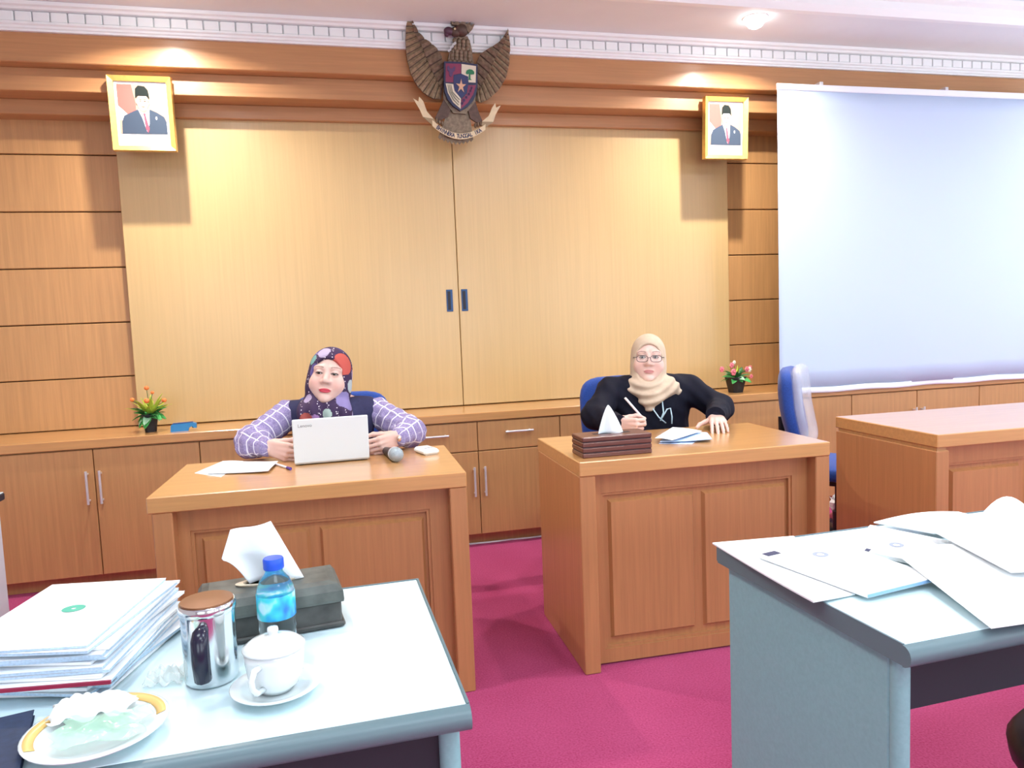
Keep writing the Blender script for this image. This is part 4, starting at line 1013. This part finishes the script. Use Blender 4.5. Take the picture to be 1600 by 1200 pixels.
def np_mesh(name, parts, mat, parent=None, attrs=None):
    """parts: list of (verts, quads); attrs: {name: per-vertex array (n,) or (n,3)}"""
    vs, qs, o = [], [], 0
    for v, q in parts: vs.append(v); qs.append(q+o); o += len(v)
    v = np.concatenate(vs); q = np.concatenate(qs)
    me = bpy.data.meshes.new(name)
    me.vertices.add(len(v)); me.vertices.foreach_set('co', v.astype(np.float32).ravel())
    me.loops.add(q.size); me.loops.foreach_set('vertex_index', q.astype(np.int32).ravel())
    me.polygons.add(len(q)); me.polygons.foreach_set('loop_start', np.arange(0, q.size, 4, dtype=np.int32))
    me.update(calc_edges=True); me.validate()
    me.polygons.foreach_set('use_smooth', np.ones(len(me.polygons), bool))
    me.materials.append(mat)
    for k, a in (attrs or {}).items():
        if a.ndim == 1: at = me.attributes.new(k, 'FLOAT', 'POINT'); at.data.foreach_set('value', a.astype(np.float32))
        else: at = me.attributes.new(k, 'FLOAT_COLOR', 'POINT'); at.data.foreach_set('color', np.c_[a, np.ones(len(a))].astype(np.float32).ravel())
    ob = bpy.data.objects.new(name, me); col.objects.link(ob)
    if parent: ob.parent = parent
    return ob
def skin_material(name):
    m, nt, p = new_mat(name); a = N(nt, 'ShaderNodeAttribute', _attribute_name='tone')
    nt.links.new(a.outputs['Color'], p.inputs['Base Color']); p.inputs['Roughness'].default_value = .5
    p.inputs['Subsurface Weight'].default_value = .12; p.inputs['Subsurface Radius'].default_value = (.010, .004, .002); p.inputs['Subsurface Scale'].default_value = .6
    return m
def head_field(P, fx, slit, nose=1.0):
    """unit head, face towards -y, centre between the ears; about .245 high"""
    ax = np.abs(P[:, 0]); Q = P.copy(); Q[:, 0] = ax
    d = ell(P, (0, .015, .035), (.074, .094, .089))
    d = smin(d, ell(P, (0, -.030, -.022), (.064*fx, .064, .094)), .03)
    d = smin(d, ell(P, (0, -.040, -.072), (.050*fx, .048, .045)), .03)
    d = smin(d, ell(Q, (.040*fx, -.056, -.034), (.028, .032, .034)), .022)      # cheeks
    d = smin(d, ell(P, (0, -.083, -.098), (.022, .016, .016)), .018)            # chin
    d = smin(d, rc(Q, (.016, -.086, .034), (.050, -.071, .032), .007, .006), .022)  # brow
    d = smax(d, -ell(Q, (.032, -.107, .012), (.023, .016, .012)), .016)         # sockets
    ball = np.sqrt(((Q-V3(.032, -.0775, .010))**2).sum(1))
    d = smin(d, ball-.0160, .006)                                               # lids
    d = smax(d, -ell(Q, (.032, -.0955, .0095), (.0135, .012, slit)), .0012)     # opening
    nz = smin(rc(P, (0, -.086, .018), (0, -.106, -.018), .008, .0115), ell(Q, (.0130, -.0975, -.025), (.0095, .010, .0080)), .008)
    nz = smin(nz, ell(P, (0, -.1085, -.0235), (.0120, .0095, .0085)), .006)
    d = smin(d, nz, .013)
    d = smin(d, ell(P, (0, -.0940, -.0578), (.0245, .0085, .0048)), .006)
    d = smin(d, ell(P, (0, -.0930, -.0670), (.021, .0095, .0054)), .006)
    d = smax(d, -ell(P, (0, -.1065, -.0628), (.022, .006, .0012)), .002)
    d = smin(d, ell(Q, (.078, .012, -.005), (.010, .018, .030)), .01)           # ears
    d = smin(d, rc(P, (0, .025, -.07), (0, .04, -.19), .055, .058), .03)        # neck
    return d
def head_tone(P, base, lip, brow, slit):
    ax = np.abs(P[:, 0]); Q = P.copy(); Q[:, 0] = ax
    C = np.tile(np.array(base), (len(P), 1))
    def mix(w, c):
        nonlocal C
        w = np.clip(w, 0, 1)[:, None]; C = C*(1-w) + np.array(c)*w
    front = (P[:, 1] < -.05)
    mix(.45*np.exp(-((ax-.042)**2+(P[:, 2]+.035)**2)/(2*.018**2))*front, (base[0]*.98, base[1]*.70, base[2]*.68))
    mix((1-np.clip(((P[:, 0]/.0260)**2+((P[:, 2]+.0622)/.0100)**2-.7)/.4, 0, 1))*front, lip)
    bz = .0385 - 9.0*(ax-.036)**2
    mix(1.0*(np.abs(P[:, 2]-bz) < .0028)*(ax > .014)*(ax < .056)*front*.7, brow)
    e = np.sqrt(((ax-.032)/.0175)**2+((P[:, 2]-.0105)/(slit+.0042))**2)
    mix((1-np.clip((e-.78)/.3, 0, 1))*front*.92, (.035, .02, .018))
    return C
def hand_chain(wrist, f, s, u, curl, thumb, k=1.0, spread=.0, flip=1):
    """list of capsules of a hand: f finger direction, s towards the thumb, u back of the hand"""
    f, s, u = nrm(f), np.asarray(s, float), None if u is None else np.asarray(u, float)
    s = nrm(s - f*(s@f)); u0 = np.cross(f, s) if u is None else nrm(u-f*(u@f)-s*(u@s))
    u = nrm(u0); w = np.asarray(wrist, float); caps = []; tips = []
    off = (.029, .010, -.0095, -.0275); ml = (.086, .089, .084, .077)
    ph = ((.040, .025, .019), (.044, .028, .020), (.041, .026, .019), (.032, .020, .017)); rad = (.0086, .0088, .0084, .0074)
    for i in range(4):
        a = w + s*off[i]*.62*k; b = w + f*ml[i]*k + s*off[i]*k + u*(.003 if i in (1, 2) else 0)
        caps.append((a, b, .0125*k, .0105*k, .010))
        d = nrm(f + s*spread*(1.5-i)*.5); p = b; ang = 0
        for j in range(3):
            ang += curl[j]*(1 + .06*i)
            dj = d*math.cos(ang) - u*math.sin(ang); q = p + dj*ph[i][j]*k
            caps.append((p, q, rad[i]*k*(1-.08*j), rad[i]*k*(.92-.09*j), .004)); p = q
        tips.append(p)
    b = w + f*.022*k + s*.024*k - u*.010*k
    caps.append((w + s*.008*k, b, .013*k, .013*k, .012))
    d1, d2 = thumb   # two directions in (f, s, u) components
    p = b
    for L, r0, r1, dd in ((.036, .0125, .0105, d1), (.030, .0102, .0092, d1), (.025, .0090, .0078, d2)):
        dd = nrm(f*dd[0]+s*dd[1]+u*dd[2]); q = p+dd*L*k; caps.append((p, q, r0*k, r1*k, .006)); p = q
    tips.append(p)
    return caps, tips
def hand_mesh(caps, wrist, fore, r0, r1, h=.0023):
    pts = np.array([c[0] for c in caps]+[c[1] for c in caps]+[fore])
    def f(P):
        d = rc(P, fore, wrist, r0, r1)
        for a, b, ra, rb, kk in caps: d = smin(d, rc(P, a, b, ra, rb), kk)
        return d
    return surfnet(f, pts.min(0)-.03, pts.max(0)+.03, h)
def rotm(yaw, pitch, roll): return np.array((Matrix.Rotation(yaw, 3, 'Z') @ Matrix.Rotation(roll, 3, 'Y') @ Matrix.Rotation(pitch, 3, 'X')))
def cloth(name, c, rough=.85, noise=.1, ns=60, bump=.15, spec=.25): return simple(name, c, rough, noise=noise, nscale=ns, bump=bump, spec=spec)

def person(label, C, head_c, hs, hrot, fx, slit, skin, lip, brow, arms, hands, build_cloth, hip_z=.585):
    """C: (x, y) of the torso; returns root, everything modelled in world space relative to the root at the floor"""
    root = thing('person', label, 'person', (C[0], C[1], 0))
    O = V3(C[0], C[1], 0)
    hc = np.asarray(head_c, float)-O
    Rm = rotm(*hrot)
    toL = lambda P: ((P-hc)@Rm)/hs            # person space -> head space
    parts = []; tones = []
    v, q = surfnet(lambda P: head_field(P, fx, slit), (-.105, -.14, -.20), (.105, .13, .14), .0024)
    tones.append(head_tone(v, skin, lip, brow, slit)); parts.append(((v*hs)@Rm.T + hc, q))
    sc = np.array(skin)
    for caps, wrist, fore in hands:
        v, q = hand_mesh(caps, wrist, fore, .028, .023)
        v = v-O; parts.append((v, q)); tones.append(np.tile(sc*np.array((.97, .93, .92)), (len(v), 1)))
    def torso(P, g=0.0):
        d = ell(P, (0, .0, .795), (.178+g, .112+g, .20)); d = smin(d, ell(P, (0, -.0, .62), (.165+g, .125+g, .16)), .08)
        d = smin(d, rc(P, arms[0][0]-O, arms[1][0]-O, .052+g, .052+g), .06)
        d = smin(d, rc(P, (0, .01, .88), hc+V3(0, .02, -.10), .06+g, .05+g), .04)
        return d
    def inner(P):
        d = torso(P, -.014)
        for a in arms:
            for i in range(len(a)-1): d = smin(d, rc(P, a[i]-O, a[i+1]-O, .040-.006*i, .036-.008*i), .02)
        for s in (-1, 1):
            d = smin(d, rc(P, (s*.085, .03, hip_z), (s*.10, -.36, hip_z-.02), .072, .058), .03); d = smin(d, rc(P, (s*.10, -.36, hip_z-.02), (s*.10, -.33, .09), .052, .036), .02)
            d = smin(d, rc(P, (s*.10, -.33, .06), (s*.105, -.45, .03), .034, .026), .02)
        return d
    allp = np.array([p-O for a in arms for p in a])
    lo = np.minimum(allp.min(0), (-.3, -.5, 0))-.06; hi = np.maximum(allp.max(0), (.3, .2, .95))+.06
    v, q = surfnet(inner, lo, hi, .0125); parts.append((v, q)); tones.append(np.tile(sc, (len(v), 1)))
    body = np_mesh('body', parts, skin_material('skin'), root, {'tone': np.concatenate(tones)})
    # eyes
    em = simple('eye white', (.50, .47, .45), .25); ir = simple('dark iris', (.02, .012, .01), .15)
    for s in (-1, 1):
        c = Rm@(V3(s*.032, -.0775, .010)*hs)+hc
        eo = MB().sphere(tuple(c), .0146*hs, 16, 12).build('eye', em, root, smooth='all')
        g = Rm@nrm((s*0.0-.10, -1, -.05)); c2 = c+g*.0098*hs
        MB().sphere(tuple(c2), .0074*hs, 12, 8).build('iris', ir, eo, smooth='all')
    # trousers and shoes
    def legs(P):
        d = ell(P, (0, .02, hip_z+.03), (.175, .135, .11))
        for s in (-1, 1):
            d = smin(d, rc(P, (s*.085, .03, hip_z), (s*.10, -.36, hip_z-.02), .086, .072), .04); d = smin(d, rc(P, (s*.10, -.36, hip_z-.02), (s*.10, -.33, .10), .070, .060), .03)
        return d
    build_cloth(root, O, hc, hs, Rm, toL, torso, arms, legs)
    for s in (-1, 1):
        v, q = surfnet(lambda P: np.maximum(smin(rc(P, (s*.10, -.325, .05), (s*.105, -.45, .035), .045, .036), ell(P, (s*.10, -.32, .06), (.04, .05, .06)), .02), -(P[:, 2]-.002)), (s*.1-.09, -.53, -.01), (s*.1+.09, -.24, .14), .008)
        np_mesh('shoe', [(v, q)], M['black_pl'], root)
    return root

def sleeve_mesh(name, chain, rads, mat, root, O, cuff, h=.006, wr=.004):
    """puffed sleeve along a chain of points; carries length and girth coordinates for woven checks"""
    A = [np.asarray(p, float)-O for p in chain]
    L = np.cumsum([0]+[np.linalg.norm(A[i+1]-A[i]) for i in range(len(A)-1)])
    def f(P):
        d = None
        for i in range(len(A)-1):
            e = rc(P, A[i], A[i+1], rads[i], rads[i+1]); d = e if d is None else smin(d, e, .025)
        d = d + wr*np.sin(P[:, 0]*95+P[:, 2]*70)*np.sin(P[:, 1]*80+P[:, 2]*55) 
        return d
    pts = np.array(A); v, q = surfnet(f, pts.min(0)-.085, pts.max(0)+.085, h)
    best = np.full(len(v), 1e9); tt = np.zeros(len(v)); gg = np.zeros(len(v))
    for i in range(len(A)-1):
        d = A[i+1]-A[i]; l = np.linalg.norm(d); t = np.clip(((v-A[i])@d)/(l*l), 0, 1); r = v-A[i]-t[:, None]*d; dist = np.linalg.norm(r, axis=1)
        dn = d/l; e1 = nrm(np.cross(dn, (0, 1, .01))); e2 = np.cross(dn, e1)
        g = np.arctan2(r@e1, -(r@e2))*.05
        m = dist < best; best[m] = dist[m]; tt[m] = (L[i]+t*l+.022)[m]; gg[m] = g[m]
    return np_mesh(name, [(v, q)], mat, root, {'run': tt, 'girth': gg})

def plaid_mat():
    m, nt, p = new_mat('lilac checked cotton')
    def line(attr, period, width):
        a = N(nt, 'ShaderNodeAttribute', _attribute_name=attr)
        d = N(nt, 'ShaderNodeMath', _operation='DIVIDE'); d.inputs[1].default_value = period; nt.links.new(a.outputs['Fac'], d.inputs[0])
        fr = N(nt, 'ShaderNodeMath', _operation='FRACT'); nt.links.new(d.outputs[0], fr.inputs[0])
        lt = N(nt, 'ShaderNodeMath', _operation='LESS_THAN'); lt.inputs[1].default_value = width; nt.links.new(fr.outputs[0], lt.inputs[0]); return lt
    a, b = line('run', .040, .11), line('girth', .040, .11)
    mx = N(nt, 'ShaderNodeMath', _operation='MAXIMUM'); nt.links.new(a.outputs[0], mx.inputs[0]); nt.links.new(b.outputs[0], mx.inputs[1])
    tc = N(nt, 'ShaderNodeTexCoord'); n = N(nt, 'ShaderNodeTexNoise', Scale=180.0, Detail=2.0); nt.links.new(tc.outputs['Object'], n.inputs['Vector'])
    r = N(nt, 'ShaderNodeValToRGB'); r.color_ramp.elements[0].position = .3; r.color_ramp.elements[1].position = .7
    r.color_ramp.elements[0].color = (.19, .155, .32, 1); r.color_ramp.elements[1].color = (.33, .28, .48, 1); nt.links.new(n.outputs['Fac'], r.inputs['Fac'])
    mc = N(nt, 'ShaderNodeMix', _data_type='RGBA'); nt.links.new(mx.outputs[0], mc.inputs['Factor']); nt.links.new(r.outputs['Color'], mc.inputs['A']); mc.inputs['B'].default_value = (.72, .70, .80, 1)
    nt.links.new(mc.outputs['Result'], p.inputs['Base Color']); p.inputs['Roughness'].default_value = .85
    return m
def batik_mat():
    """printed scarf: dark violet ground, pale, coral and teal patches, rows of pale dots"""
    m, nt, p = new_mat('patterned batik scarf')
    tc = N(nt, 'ShaderNodeTexCoord')
    v = N(nt, 'ShaderNodeTexVoronoi', Scale=17.0); nt.links.new(tc.outputs['Object'], v.inputs['Vector'])
    sx = N(nt, 'ShaderNodeSeparateColor'); nt.links.new(v.outputs['Color'], sx.inputs['Color'])
    r = N(nt, 'ShaderNodeValToRGB'); r.color_ramp.interpolation = 'CONSTANT'; e = r.color_ramp.elements
    e[0].position = 0; e[0].color = (.030, .012, .055, 1); e[1].position = .40; e[1].color = (.42, .065, .055, 1)
    for pos, c in ((.55, (.36, .30, .46)), (.66, (.05, .02, .07)), (.80, (.20, .38, .36)), (.88, (.11, .08, .24))): k = e.new(pos); k.color = (*c, 1)
    nt.links.new(sx.outputs[0], r.inputs['Fac'])
    lt = N(nt, 'ShaderNodeMath', _operation='LESS_THAN'); lt.inputs[1].default_value = .50; nt.links.new(v.outputs['Distance'], lt.inputs[0])
    g = N(nt, 'ShaderNodeMix', _data_type='RGBA'); nt.links.new(lt.outputs[0], g.inputs['Factor']); g.inputs['A'].default_value = (.035, .014, .06, 1); nt.links.new(r.outputs['Color'], g.inputs['B'])
    d = N(nt, 'ShaderNodeTexVoronoi', Scale=120.0); nt.links.new(tc.outputs['Object'], d.inputs['Vector'])
    l2 = N(nt, 'ShaderNodeMath', _operation='LESS_THAN'); l2.inputs[1].default_value = .30; nt.links.new(d.outputs['Distance'], l2.inputs[0])
    w = N(nt, 'ShaderNodeTexWave', Scale=9.0, Distortion=3.0); nt.links.new(tc.outputs['Object'], w.inputs['Vector'])
    l3 = N(nt, 'ShaderNodeMath', _operation='GREATER_THAN'); l3.inputs[1].default_value = .80; nt.links.new(w.outputs['Fac'], l3.inputs[0])
    ml = N(nt, 'ShaderNodeMath', _operation='MULTIPLY'); nt.links.new(l2.outputs[0], ml.inputs[0]); nt.links.new(l3.outputs[0], ml.inputs[1])
    g2 = N(nt, 'ShaderNodeMix', _data_type='RGBA'); nt.links.new(ml.outputs[0], g2.inputs['Factor']); nt.links.new(g.outputs['Result'], g2.inputs['A']); g2.inputs['B'].default_value = (.66, .60, .66, 1)
    at = N(nt, 'ShaderNodeAttribute', _attribute_name='print'); am = N(nt, 'ShaderNodeAttribute', _attribute_name='printed')
    l4 = N(nt, 'ShaderNodeMath', _operation='GREATER_THAN'); l4.inputs[1].default_value = .5; nt.links.new(am.outputs['Fac'], l4.inputs[0])
    g3 = N(nt, 'ShaderNodeMix', _data_type='RGBA'); nt.links.new(l4.outputs[0], g3.inputs['Factor']); nt.links.new(g2.outputs['Result'], g3.inputs['A']); nt.links.new(at.outputs['Color'], g3.inputs['B'])
    nt.links.new(g3.outputs['Result'], p.inputs['Base Color']); p.inputs['Roughness'].default_value = .8
    return m

# ---------------------------------------------------------------- woman with the laptop
A1 = [[V3(-.200, 3.15, .905), V3(-.332, 3.015, .822), V3(-.262, 2.905, .812)], [V3(.160, 3.15, .893), V3(.283, 3.01, .818), V3(.222, 2.895, .812)]]
hR, _ = hand_chain(A1[0][2], (.82, -.54, -.20), (.05, -.10, 1), None, (.45, .60, .40), ((.85, .22, -.5), (.9, -.05, -.35)))
hL, _ = hand_chain(A1[1][2], (-.82, -.54, -.20), (-.05, -.10, 1), -np.cross(nrm((-.82, -.54, -.20)), V3(-.05, -.10, 1)), (.45, .60, .40), ((.85, .22, -.5), (.9, -.05, -.35)))
def cloth1(root, O, hc, hs, Rm, toL, torso, arms, legs):
    pl = plaid_mat()
    for a in arms:
        e = a[2] - nrm(a[2]-a[1])*.012
        sl = sleeve_mesh('sleeve', [a[0], a[1], e], [.062, .060, .036], pl, root, O, None)
        A, B = e-O-nrm(a[2]-a[1])*.012, e-O+nrm(a[2]-a[1])*.010
        MB().tube([tuple(A), tuple(B)], [.037, .036], 20).build('cuff', simple('lilac cuff', (.30, .26, .44), .85), sl, smooth=40)
    def vest(P):
        d = torso(P, .010) + .0025*np.sin(P[:, 0]*60+P[:, 2]*22)
        d = smax(d, np.abs(P[:, 0]) - .168 + .10*np.clip(.86-P[:, 2], -.1, .1), .015)          # sleeveless
        d = smax(d, P[:, 2]-.965, .01); return np.maximum(d, .55-P[:, 2])
    v, q = surfnet(vest, (-.26, -.2, .5), (.26, .2, 1.02), .0075)
    np_mesh('vest', [(v, q)], cloth('navy vest', (.035, .035, .085)), root)
    def hij(P):
        Q = toL(P)
        ang = np.arctan2(Q[:, 0], -Q[:, 1]+.02)
        d = ell(Q, (0, .014, .032), (.092, .110, .104))
        d = smin(d, ell(Q, (0, -.005, -.045), (.098, .088, .105)), .03)
        dn = ell(Q, (0, -.008, -.155), (.118, .098, .085)); d = smin(d, dn, .03)
        d = smin(d, rc(Q*V3(1, 1, 1), (-.05, -.055, -.17), (-.035, -.085, -.32), .055, .050), .03)
        d = smin(d, rc(Q, (.055, -.05, -.16), (.045, -.085, -.32), .062, .055), .03)
        fold = np.clip((-.06-Q[:, 2])/.06, 0, 1)
        d = d + fold*.0045*np.sin(Q[:, 0]*95 + Q[:, 2]*38 + 1.5*np.sin(Q[:, 2]*30))
        op = ell(Q, (0, -.125, -.016), (.079, .110, .100))
        op = np.maximum(op, -.118-Q[:, 2])
        d = smax(d, -op, .006)
        return d*hs
    ext = .13
    v, q = surfnet(hij, hc+V3(-.16, -.17, -.33), hc+V3(.16, .15, .15), .0045)
    Q = toL(v); pc = np.zeros((len(v), 3)); pm = np.zeros(len(v))
    for c, r, k in (((.062, -.055, .062), .050, (.50, .085, .065)), ((-.030, -.062, .112), .032, (.42, .36, .52)), ((-.078, -.05, .070), .026, (.16, .36, .34)), ((.098, -.02, -.03), .030, (.40, .46, .48)),
                    ((.085, -.06, -.10), .045, (.24, .20, .42)), ((.02, -.12, -.16), .024, (.36, .48, .44)), ((-.02, -.13, -.19), .030, (.26, .14, .32)), ((-.06, -.10, -.19), .030, (.30, .06, .05)), ((.085, -.10, -.20), .030, (.20, .02, .05)), ((.04, .0, .13), .03, (.05, .03, .12))):
        m = np.linalg.norm(Q-V3(*c), axis=1) < r; pc[m] = k; pm[m] = 1
    np_mesh('headscarf', [(v, q)], batik_mat(), root, {'print': pc, 'printed': pm})
    v, q = surfnet(legs, (-.25, -.5, .08), (.25, .2, .76), .012); np_mesh('trousers', [(v, q)], cloth('dark trousers', (.02, .02, .035)), root)
    # watch with a red strap on the right-hand wrist of the picture
    w = A1[1][2]-O; dn = nrm(A1[1][2]-A1[1][1])
    MB().tube([tuple(w-dn*.004), tuple(w+dn*.010)], [.0275, .027], 20).build('watch_strap', simple('dark red strap', (.22, .01, .02), .5), root, smooth=40)
    c = w+dn*.003+V3(.006, -.026, .004)
    MB().sphere(tuple(c), .010, 12, 8, (1, .6, 1.3)).build('watch_face', simple('rose gold', (.75, .55, .45), .25, metal=.8), root, smooth='all')
person('woman in a patterned headscarf, navy vest and lilac checked sleeves, hands at the laptop', (-.02, 3.16), (-.023, 3.125, 1.050), .955, (R(-9), R(-9), R(8)),
       1.13, .0020, (.70, .47, .40), (.52, .04, .07), (.16, .095, .075), A1, [(hR, A1[0][2], A1[0][1]*.4+A1[0][2]*.6), (hL, A1[1][2], A1[1][1]*.4+A1[1][2]*.6)], cloth1)

# ---------------------------------------------------------------- woman writing
A2 = [[V3(1.225, 3.16, .915), V3(1.105, 3.06, .822), V3(1.130, 2.875, .808)], [V3(1.605, 3.16, .905), V3(1.700, 3.03, .822), V3(1.578, 2.850, .815)]]
gR, tipsR = hand_chain(A2[0][2], (.80, -.58, -.14), (.05, -.15, 1), None, (.75, .95, .55), ((.85, .25, -.45), (.8, -.25, -.5)), .95)
gL, _ = hand_chain(A2[1][2], (-.36, -.90, -.24), (-.9, .3, .0), np.cross(nrm((-.36, -.90, -.24)), V3(-.9, .3, 0))*-1, (.10, .22, .12), ((.55, .80, -.15), (.8, .5, -.2)), .95, spread=.12)
def cloth2(root, O, hc, hs, Rm, toL, torso, arms, legs):
    jk = cloth('black navy jacket', (.0045, .005, .014), .8, .15, 80, .12)
    parts = []
    def jacket(P):
        d = torso(P, .014)
        for a in arms:
            for i in range(2):
                e = a[2]-nrm(a[2]-a[1])*.012
                A, B = (a[0]-O, a[1]-O) if i == 0 else (a[1]-O, e-O)
                d = smin(d, rc(P, A, B, .060 if i == 0 else .058, .058 if i == 0 else .042), .03)
        d = d + .0035*np.sin(P[:, 0]*70+P[:, 2]*45)*np.sin(P[:, 1]*60-P[:, 2]*50)
        d = smax(d, P[:, 2]-.985, .01); return np.maximum(d, .56-P[:, 2])
    v, q = surfnet(jacket, (-.40, -.40, .54), (.40, .2, 1.02), .0075)
    np_mesh('jacket', [(v, q)], jk, root)
    for a in arms:
        dn = nrm(a[2]-a[1]); e = a[2]-dn*.012-O
        MB().tube([tuple(e+dn*.020), tuple(e+dn*.038)], [.0425, .0415], 20).build('jacket_cuff', jk, root, smooth=40)
    def hij(P):
        Q = toL(P)
        d = ell(Q, (0, .014, .032), (.088, .108, .103))
        d = smin(d, ell(Q, (0, -.006, -.045), (.092, .088, .105)), .03)
        d = smin(d, ell(Q, (-.012, .0, -.148), (.178, .118, .066)), .035)
        d = smin(d, rc(Q, (-.02, -.07, -.15), (.0, -.105, -.225), .072, .032), .03)
        d = smin(d, rc(Q, (.10, -.03, -.125), (.02, -.095, -.19), .042, .050), .02)
        fold = np.clip((-.075-Q[:, 2])/.05, 0, 1)
        r = np.sqrt(Q[:, 0]**2+(Q[:, 2]+.02)**2)
        d = d + fold*.0055*np.sin(r*150+Q[:, 0]*18)
        op = ell(Q, (0, -.125, -.014), (.080, .110, .100)); op = np.maximum(op, -.115-Q[:, 2])
        d = smax(d, -op, .006); return d*hs
    v, q = surfnet(hij, hc+V3(-.18, -.19, -.27), hc+V3(.18, .15, .14), .0045)
    np_mesh('headscarf', [(v, q)], cloth('beige scarf', (.55, .435, .325), .85, .06, 40, .1), root)
    v, q = surfnet(legs, (-.25, -.5, .08), (.25, .2, .76), .012); np_mesh('trousers', [(v, q)], cloth('black trousers', (.012, .012, .02)), root)
    # glasses
    gm = simple('black glasses frame', (.03, .02, .03), .3); g = MB()
    W = lambda x, y, z: tuple(Rm@(V3(x, y, z)*hs)+hc)
    for s in (-1, 1):
        ring = [W(s*.034+.027*math.copysign(abs(math.cos(a))**.7, math.cos(a)), -.116, .002+.0165*math.copysign(abs(math.sin(a))**.7, math.sin(a))) for a in [2*math.pi*i/24 for i in range(25)]]
        g.tube(ring, .0014, 6, False)
        g.tube([W(s*.061, -.115, .008), W(s*.074, -.09, .010), W(s*.078, -.02, .008)], .0015, 6)
    g.tube([W(-.008, -.117, .004), W(0, -.119, .008), W(.008, -.117, .004)], .0014, 6)
    go = g.build('glasses', gm, root, smooth='all')
    gl = clear_film('spectacle lens', (.9, .92, .95), .08)
    for s in (-1, 1): MB().add([W(s*.034+.026*math.cos(a), -.116, .002+.0155*math.sin(a)) for a in [2*math.pi*i/16 for i in range(16)]], [tuple(range(16))]).build('lens', gl, go)
    # lanyard with a card, watch, sleeve badge
    ly = simple('pale blue lanyard', (.55, .75, .85), .5)
    B = lambda x, y, z: (x, y, z)
    MB().tube([B(-.055, -.105, .905), B(-.040, -.140, .835), B(-.020, -.152, .80), B(.012, -.155, .772)], .003, 6).build('lanyard', ly, root, smooth='all')
    MB().tube([B(.012, -.115, .905), B(.004, -.150, .82), B(-.014, -.155, .785)], .003, 6).build('lanyard', ly, root, smooth='all')
    MB().tube([B(-.014, -.156, .785), B(.018, -.158, .835), B(.034, -.158, .838), B(.040, -.160, .80), B(.036, -.165, .768)], .003, 6).build('lanyard', ly, root, smooth='all')
    w = A2[1][2]-O; dn = nrm(A2[1][2]-A2[1][1])
    MB().tube([tuple(w+dn*.004), tuple(w+dn*.014)], [.0275, .027], 20).build('watch_strap', M['steel'], root, smooth=40)
person('woman in a beige headscarf, glasses and black jacket, writing with a pen', (1.410, 3.17), (1.405, 3.150, 1.051), .90, (R(-22), R(-5), R(2)),
       1.13, .0042, (.70, .48, .41), (.50, .20, .19), (.17, .10, .085), A2, [(gR, A2[0][2], A2[0][1]*.4+A2[0][2]*.6), (gL, A2[1][2], A2[1][1]*.4+A2[1][2]*.6)], cloth2)
tp = tipsR[0]*.5+tipsR[4]*.5
t = thing('pen', 'white pen held in the writing hand', 'pen', (float(tp[0]), float(tp[1]), float(tp[2])))
pd = nrm((-.66, -.05, .75))
MB().tube([tuple(-pd*.028), tuple(-pd*.018), tuple(pd*.10)], [.001, .0045, .0048], 10).build('barrel', simple('pale pen', (.82, .82, .88), .3), t, smooth=40)
MB().tube([tuple(pd*.10), tuple(pd*.115)], [.0050, .0046], 10).build('cap', simple('white pen cap', (.9, .9, .9), .3), t, smooth=40)
